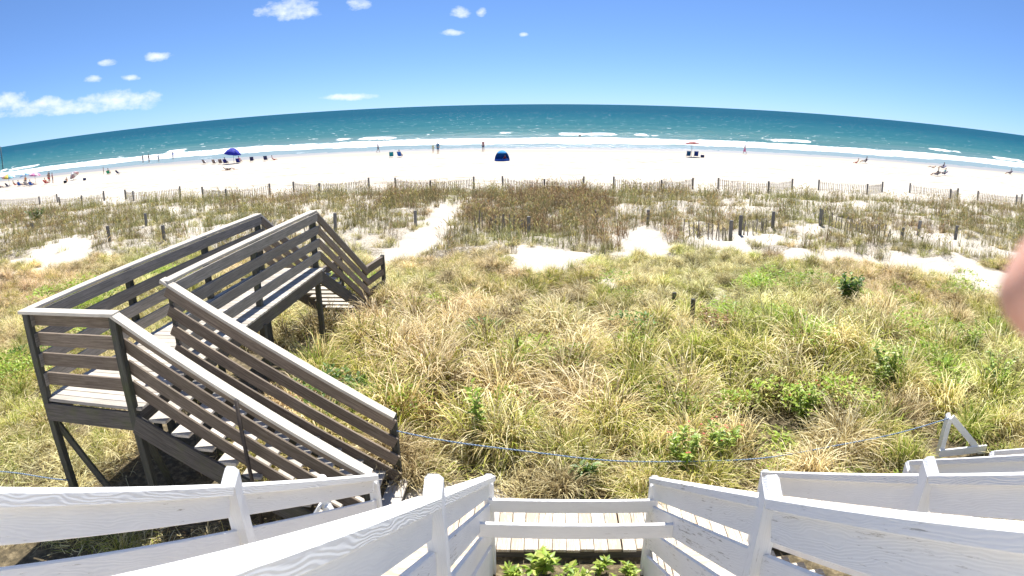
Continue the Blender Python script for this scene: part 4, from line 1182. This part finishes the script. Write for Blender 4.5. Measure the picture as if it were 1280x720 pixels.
def umbrella(x, y, r, h, drop, cols, label, tiltx=0.0, tilty=0.0):
    z = ground(x, y)
    e_ = empty("beach_umbrella", (x, y, z), label, "umbrella", "beach umbrellas")
    tube("pole", e_, [(x, y, z - .2), (x, y, z + h * .99)], .028, M_POLE, 8)
    m = Matrix.Translation((x, y, z + h)) @ Matrix.Rotation(R(tiltx), 4, 'X') @ Matrix.Rotation(R(tilty), 4, 'Y')
    n = 8; cn = part("canopy", e_)
    for k in range(n):
        vs_, fs = [], []
        for ring in range(4):
            f = ring / 3
            for q in range(3):
                a = (k + q / 2) * 2 * math.pi / n; sc = 1 - (.06 * f if q == 1 else 0)
                vs_.append((r * f * sc * math.cos(a), r * f * sc * math.sin(a), -drop * f * f - (.0 if q != 1 else -.02 * f)))
        for ring in range(3):
            for q in range(2): a = ring * 3 + q; fs.append((a, a + 3, a + 4, a + 1))
        o = link("canopy_panel", new_mesh("canopy_panel", vs_, fs, cloth(cols[k % len(cols)]), True), cn); o.matrix_basis = m
        sm = o.modifiers.new("Solidify", 'SOLIDIFY'); sm.thickness = .008
        a = k * 2 * math.pi / n
        o = tube("rib", cn, [(0, 0, -.02), (r * .5 * math.cos(a), r * .5 * math.sin(a), -drop * .25 - .02), (r * math.cos(a), r * math.sin(a), -drop - .02)], .008, M_TUBE, 4); o.matrix_basis = m
    o = tube("tip", cn, [(0, 0, 0), (0, 0, .12)], .015, M_TUBE, 6); o.matrix_basis = m
    return e_

# far left party
umbrella(-92.0, 86.3, 1.35, 2.1, .55, [WHITE_, (0.8, .45, .35), YELLOW, (0.3, .65, .7)], "pastel striped umbrella at the far left edge of the beach", 8, 12)
umbrella(-82.9, 84.1, 1.15, 1.95, .5, [PINK, (0.85, .6, .65)], "pink umbrella at the far left of the beach", 0, 8)
umbrella(-74.6, 84.8, .95, 1.15, .55, [WHITE_, (0.55, .35, .38)], "low white and rose umbrella right of the far left party", 0, -35)
for i, (x, y, c, lab) in enumerate(((-89.8, 83.8, NAVY, "navy chair under the pastel striped umbrella"), (-85.6, 82.8, BLUE, "blue chair right of the pastel striped umbrella"), (-83.2, 82.0, GREY, "grey chair left of the pink umbrella's pole"), (-80.8, 80.9, BLUE, "blue chair in front of the pink umbrella"), (-77.8, 81.4, RED, "red chair right of the pink umbrella"))):
    chair(x, y, random.uniform(-25, 10), c, lab)
person(-87.7, 83.6, -10, 'sit', None, RED, "person seated bare chested beside the pastel umbrella")
person(-83.2, 82.02, -12, 'sit', (0.5, .45, .45), NAVY, "person in pale shirt seated in the grey chair")
person(-79.2, 83.6, 20, 'stand', None, RED, "person in red shorts standing beside the pink umbrella", hair=M_HAIRB)
person(-76.4, 81.6, -30, 'stand', (0.45, .2, .2), GREY, "person in dusky red shirt standing right of the pink umbrella")
person(-77.8, 81.42, 5, 'sit', ORANGE, RED, "person in orange seated in the red chair", skin=M_SKIN2)
umbrella(-88.2, 86.8, 1.1, 1.9, .5, [(0.7, .75, .8), (0.25, .5, .7)], "pale blue and white umbrella between the pastel and pink ones", 6, -10)
for x, y, hd, ps, tp, bt, sz, lab in ((-90.6, 82.6, -15, 'sit', RED, NAVY, .95, "person in red shirt seated at the far left end of the party"), (-85.6, 82.82, -5, 'sit', NAVY, BLACK, 1.0, "person in navy seated in the blue chair left of the pink umbrella"), (-80.8, 80.92, 0, 'sit', (0.6, .3, .3), BLUE, 1.0, "person in rose shirt seated in the blue chair"), (-86.6, 85.4, 30, 'stand', ORANGE, NAVY, .85, "child in orange standing between two umbrellas"), (-81.4, 86.2, -20, 'stand', NAVY, GREY, 1.0, "person in navy standing behind the pink umbrella"), (-74.2, 82.6, 40, 'sit', None, ORANGE, .9, "person in orange shorts sitting on sand by the rose umbrella")):
    person(x, y, hd, ps, tp, bt, lab, sz, z=ground(x, y) - (.2 if 'on sand' in lab else 0))
def bag(x, y, c, label):
    z = ground(x, y); e_ = empty("cool_bag", (x, y, z), label, "bag")
    board("bag_body", e_, (x - .25, y, z + .19), (x + .25, y, z + .19), .32, .38, cloth(c), bev=.05)
    board("lid", e_, (x - .26, y, z + .40), (x + .26, y, z + .40), .33, .04, cloth(WHITE_), bev=.01)
    tube("handle", e_, [(x - .2, y, z + .4), (x - .16, y, z + .56), (x + .16, y, z + .56), (x + .2, y, z + .4)], .012, cloth(BLACK), 6)
bag(-72.4, 80.2, BLACK, "black cool bag on the sand below the rose umbrella")
bag(-69.6, 81.8, NAVY, "navy cool bag right of the black one")
chair(-70.3, 89.1, 20, GREENC, "green chair of the pair left of the wading people", .8)
chair(-66.9, 87.4, -15, NAVY, "navy chair of the pair left of the wading people", .7)
person(-70.3, 89.15, 20, 'sit', None, RED, "person reclining in the green chair", skin=M_SKIN2)
person(-72.9, 91.0, -40, 'stand', None, GREY, "child standing behind the green chair", .72)
# wading group
for x, y, hd, tp, bt, s, lab in ((-80.2, 113.6, 5, None, TEAL, 1.0, "leftmost of the four people wading at left"), (-77.7, 112.2, -20, None, NAVY, 1.05, "second from left of the four people wading"), (-75.6, 112.6, 10, WHITE_, GREY, 0.95, "third from left of the four people wading"), (-74.2, 116.0, 60, BLUE, NAVY, 1.0, "person in blue walking apart, right of the other waders")):
    person(x, y, hd, 'walk' if hd == 60 else 'stand', tp, bt, lab, s, group="people wading at left")
# navy umbrella party
umbrella(-47.6, 92.0, 1.45, 2.45, 1.0, [(0.012, 0.02, 0.35)], "large royal blue umbrella with pointed top", 0, 10)
for x, y, hd, c, lab in ((-54.4, 94.6, -25, (0.16, .12, .12), "brown chair standing apart left of the blue umbrella"), (-51.6, 92.9, -10, (0.2, .15, .13), "brown striped chair of the row under the blue umbrella"), (-50.3, 92.6, 5, (0.18, .13, .12), "brown chair next to the striped one"), (-48.9, 91.6, 0, (0.01, .015, .2), "deep blue chair under the blue umbrella's left rim"), (-46.6, 91.5, 10, (0.01, .015, .2), "deep blue chair under the blue umbrella's right rim"), (-44.9, 93.0, 15, NAVY, "navy chair just right of the blue umbrella"), (-42.6, 93.2, 10, NAVY, "navy chair furthest right of the blue umbrella")):
    chair(x, y, hd, c, lab, .5)
person(-48.9, 91.62, 0, 'sit', (0.02, .02, .2), NAVY, "person in dark blue seated under the blue umbrella")
person(-47.3, 93.4, 5, 'sit', PINK, BLACK, "person in pink seated under the blue umbrella", z=ground(-47.3, 93.4) - .05)
person(-41.6, 94.0, -60, 'sit', (0.7, .4, .35), RED, "person sitting on the sand right of the navy chairs", .9, M_SKIN2, z=ground(-41.6, 94) - .2)
person(-42.3, 80.1, -80, 'lie', BLACK, BLACK, "person in black lying on the sand in front of the blue umbrella")
tw = link("beach_towel", None); tw.location = (-42.2, 80.1, ground(-42.2, 80.1))
vs_ = []; fs = []
for i in range(9):
    for j in range(5):
        x, y = -43.4 + i * .3, 79.7 + j * .2
        for dz in (.025, .04): vs_.append((x, y, ground(x, y) + dz + .012 * math.sin(i * 1.7 + j * 2.3)))
for i in range(8):
    for j in range(4):
        a = (i * 5 + j) * 2; b = a + 10
        fs += [(a + 1, b + 1, b + 3, a + 3), (a, a + 2, b + 2, b)]
link("cloth", new_mesh("cloth", vs_, fs, cloth((0.6, .45, .35)), True), tw)
tag(tw, "sandy towel under the person lying on the beach", "towel")
# middle
person(-26.4, 100.8, -75, 'walk', (0.2, .15, .3), NAVY, "person in purple top walking along the wet sand")
chair(-21.3, 88.6, 12, TEAL, "teal chair of the pair left of the middle", .5)
chair(-20.1, 88.7, -8, BLUE, "blue chair of the pair left of the middle", .5)
person(-20.1, 88.72, -8, 'sit', NAVY, NAVY, "person in navy seated in the blue chair left of the middle")
person(-16.6, 96.0, 20, 'stand', (0.5, .6, .35), (0.5, .6, .4), "child in pale green standing beside the person in blue", .78, M_SKIN2)
person(-15.5, 93.7, -10, 'stand', (0.0, .14, .30), (0.0, .12, .28), "broad person in blue shirt standing at the water's edge", 1.06)
person(-9.2, 97.4, 5, 'stand', (0.25, .06, .06), NAVY, "person in dark red top standing alone by the water", 1.0)
# blue dome tent
tx, ty = -5.2, 79.6; tz = ground(tx, ty)
tent = empty("beach_tent", (tx, ty, tz), "blue dome beach tent open towards the dune", "tent")
def shell(nm, a0, a1, e0, e1, mat, rx=.95, ry=.75, rz=1.3, nn=14, mm_=8, par=tent):
    vs_, fs = [], []
    for i in range(nn + 1):
        for j in range(mm_ + 1):
            a = R(a0 + (a1 - a0) * i / nn); e = R(e0 + (e1 - e0) * j / mm_)
            vs_.append((tx + rx * math.cos(e) * math.cos(a), ty + ry * math.cos(e) * math.sin(a), tz + rz * math.sin(e)))
    for i in range(nn):
        for j in range(mm_): q = i * (mm_ + 1) + j; fs.append((q, q + mm_ + 1, q + mm_ + 2, q + 1))
    o = link(nm, new_mesh(nm, vs_, fs, mat, True), par); s_ = o.modifiers.new("Solidify", 'SOLIDIFY'); s_.thickness = .02
shell("dome", -15, 195, 2, 88, cloth((0.01, .12, .45)))
shell("roof_front", 195, 345, 48, 88, cloth((0.05, .35, .75)))
shell("front_sill", 195, 345, 0, 13, cloth((0.01, .08, .40)), mm_=2)
for a in (-15, 195):
    tube("pole", tent, [(tx + .96 * math.cos(R(e)) * math.cos(R(a)), ty + .76 * math.cos(R(e)) * math.sin(R(a)), tz + 1.31 * math.sin(R(e))) for e in range(0, 91, 10)], .015, M_TUBE, 6)
person(tx + .25, ty - .05, 150, 'sit', RED, WHITE_, "person in red sitting inside the blue dome tent", .8, M_SKIN2, z=tz - .12)
# swimmers
person(7.8, 142.2, 0, 'stand', None, NAVY, "swimmer on the left of the two in the waves", 1.0, z=-1.15)
person(10.9, 150.1, 30, 'stand', BLACK, BLACK, "swimmer on the right of the two in the waves", 1.0, z=-1.05)
# flat umbrella with two chairs
umbrella(20.6, 89.2, 1.15, 2.1, .26, [(0.22, .035, .03), (0.26, .07, .05)], "flat red brown umbrella over two blue chairs", 0, -4)
chair(20.0, 88.6, 0, (0.0, .08, .2), "dark teal chair left of the flat umbrella's pole", .35)
chair(21.1, 88.6, -5, (0.01, .04, .22), "dark blue chair right of the flat umbrella's pole", .35)
bag(22.0, 88.5, NAVY, "navy cool bag beside the dark blue chair")
person(31.6, 99.2, 75, 'walk', (0.06, .03, .12), PINK, "person in dark top and pink skirt walking along the shore", 1.03, skirt=True)
chair(49.4, 92.3, 70, NAVY, "navy chair of the person at right facing along the beach", .7)
person(49.4, 92.3, 70, 'sit', BLACK, BLACK, "person in black seated in the navy chair at right")
person(47.6, 91.6, 75, 'sit', None, RED, "bare chested person sitting on the sand beside the navy chair", .9, M_SKIN2, z=ground(47.6, 91.6) - .2)
chair(64.4, 92.4, 80, (0.01, .02, .16), "blue lounger further from the dune of the two at right", 1.0)
person(64.4, 92.4, 80, 'sit', NAVY, NAVY, "person reclining in the further lounger at right")
person(62.6, 92.9, 85, 'lie', None, WHITE_, "person lying on the sand beside the further lounger", .9)
chair(56.2, 80.2, 75, NAVY, "navy lounger nearer the dune of the two at right", .9)
chair(53.4, 78.0, 75, BLACK, "black lounger left of the nearer navy lounger", .8)
person(53.4, 78.0, 75, 'sit', BLACK, NAVY, "person in black reclining in the black lounger")
person(56.2, 80.2, 75, 'sit', TEAL, NAVY, "person in teal reclining in the nearer navy lounger")
chair(80.3, 93.6, 70, NAVY, "navy chair alone at the far right of the beach", .7)
person(80.3, 93.6, 70, 'sit', GREY, NAVY, "person seated alone at the far right of the beach")
o = tube("pole", None, [(-163, 150.9, -1.5), (-163, 150.9, 3.5), (-163.1, 150.9, 7.2)], [.16, .15, .12], M_GPOST, 8)
tag(o, "thin dark pole rising from the sea at the far left edge", "pole")

# ------------------------------------------------------------------ the photographer's fingertip beside the lens
RV, UV, FV = Vector(cr), Vector(cu), Vector(cf)
t = NT("finger_skin"); v, rnd = obj_coords(t)
fc = t.mix(t.ramp(t.noise(v, 90.0, 3, .6), [(.3, 0.0), (.7, 1.0)]), (0.50, 0.25, 0.17), (0.58, 0.32, 0.24))
t.b.inputs['Subsurface Weight'].default_value = 0.25
t.b.inputs['Subsurface Radius'].default_value = (0.006, 0.002, 0.001)
M_FINGER = t.set(Base_Color=fc, Roughness=0.5)
TIP = CAM + Vector((0.6768, 0.7171, -0.1668)) * 0.095
ax = (RV * 0.62 - UV * 0.62 - FV * 0.45).normalized()       # from fingertip towards the knuckle
dn = (-FV * 0.8 + RV * 0.6); dn = (dn - ax * dn.dot(ax)).normalized()   # across the hand, towards the little finger
bk = ax.cross(dn).normalized()
if bk.dot(RV) < 0: bk = -bk
def hp_(a, d, b): return tuple(TIP + ax * a + dn * d + bk * b)
hand = empty("hand", tuple(TIP + ax * 0.09), "blurred pink fingertip of the photographer's hand at the right edge", "hand")
I4 = Matrix.Identity(4)
hand_ch = [[('palm', hp_(.115, .030, .006), (.030, .016)), ('ik', hp_(.082, .004, .004), (.011, .012)), ('i1', hp_(.048, .0, .006), .0095), ('i2', hp_(.022, -.001, .004), .0088), ('i3', hp_(.006, 0, 0), .0098), ('i4', hp_(-.003, 0, 0), .0092)]]
for nm, off, ln in (('m', .026, 1.06), ('r', .046, .98), ('p', .063, .78)):
    hand_ch.append([('palm', 0, 0), (nm + 'k', hp_(.088, off, .004), (.010, .011)), (nm + '1', hp_(.088 - .036 * ln, off + .002, .014), .009), (nm + '2', hp_(.088 - .046 * ln, off + .003, .036), .0082), (nm + '3', hp_(.088 - .034 * ln, off + .003, .054), .0075)])
hand_ch.append([('palm', 0, 0), ('t0', hp_(.112, .002, .020), .013), ('t1', hp_(.085, -.012, .034), .0105), ('t2', hp_(.062, -.012, .046), .0085)])
hand_ch.append([('palm', 0, 0), ('wr', hp_(.170, .036, .004), (.026, .020)), ('fa', hp_(.26, .05, -.01), (.033, .026))])
skin_mesh("hand_body", hand_ch, M_FINGER, hand, I4, 2)
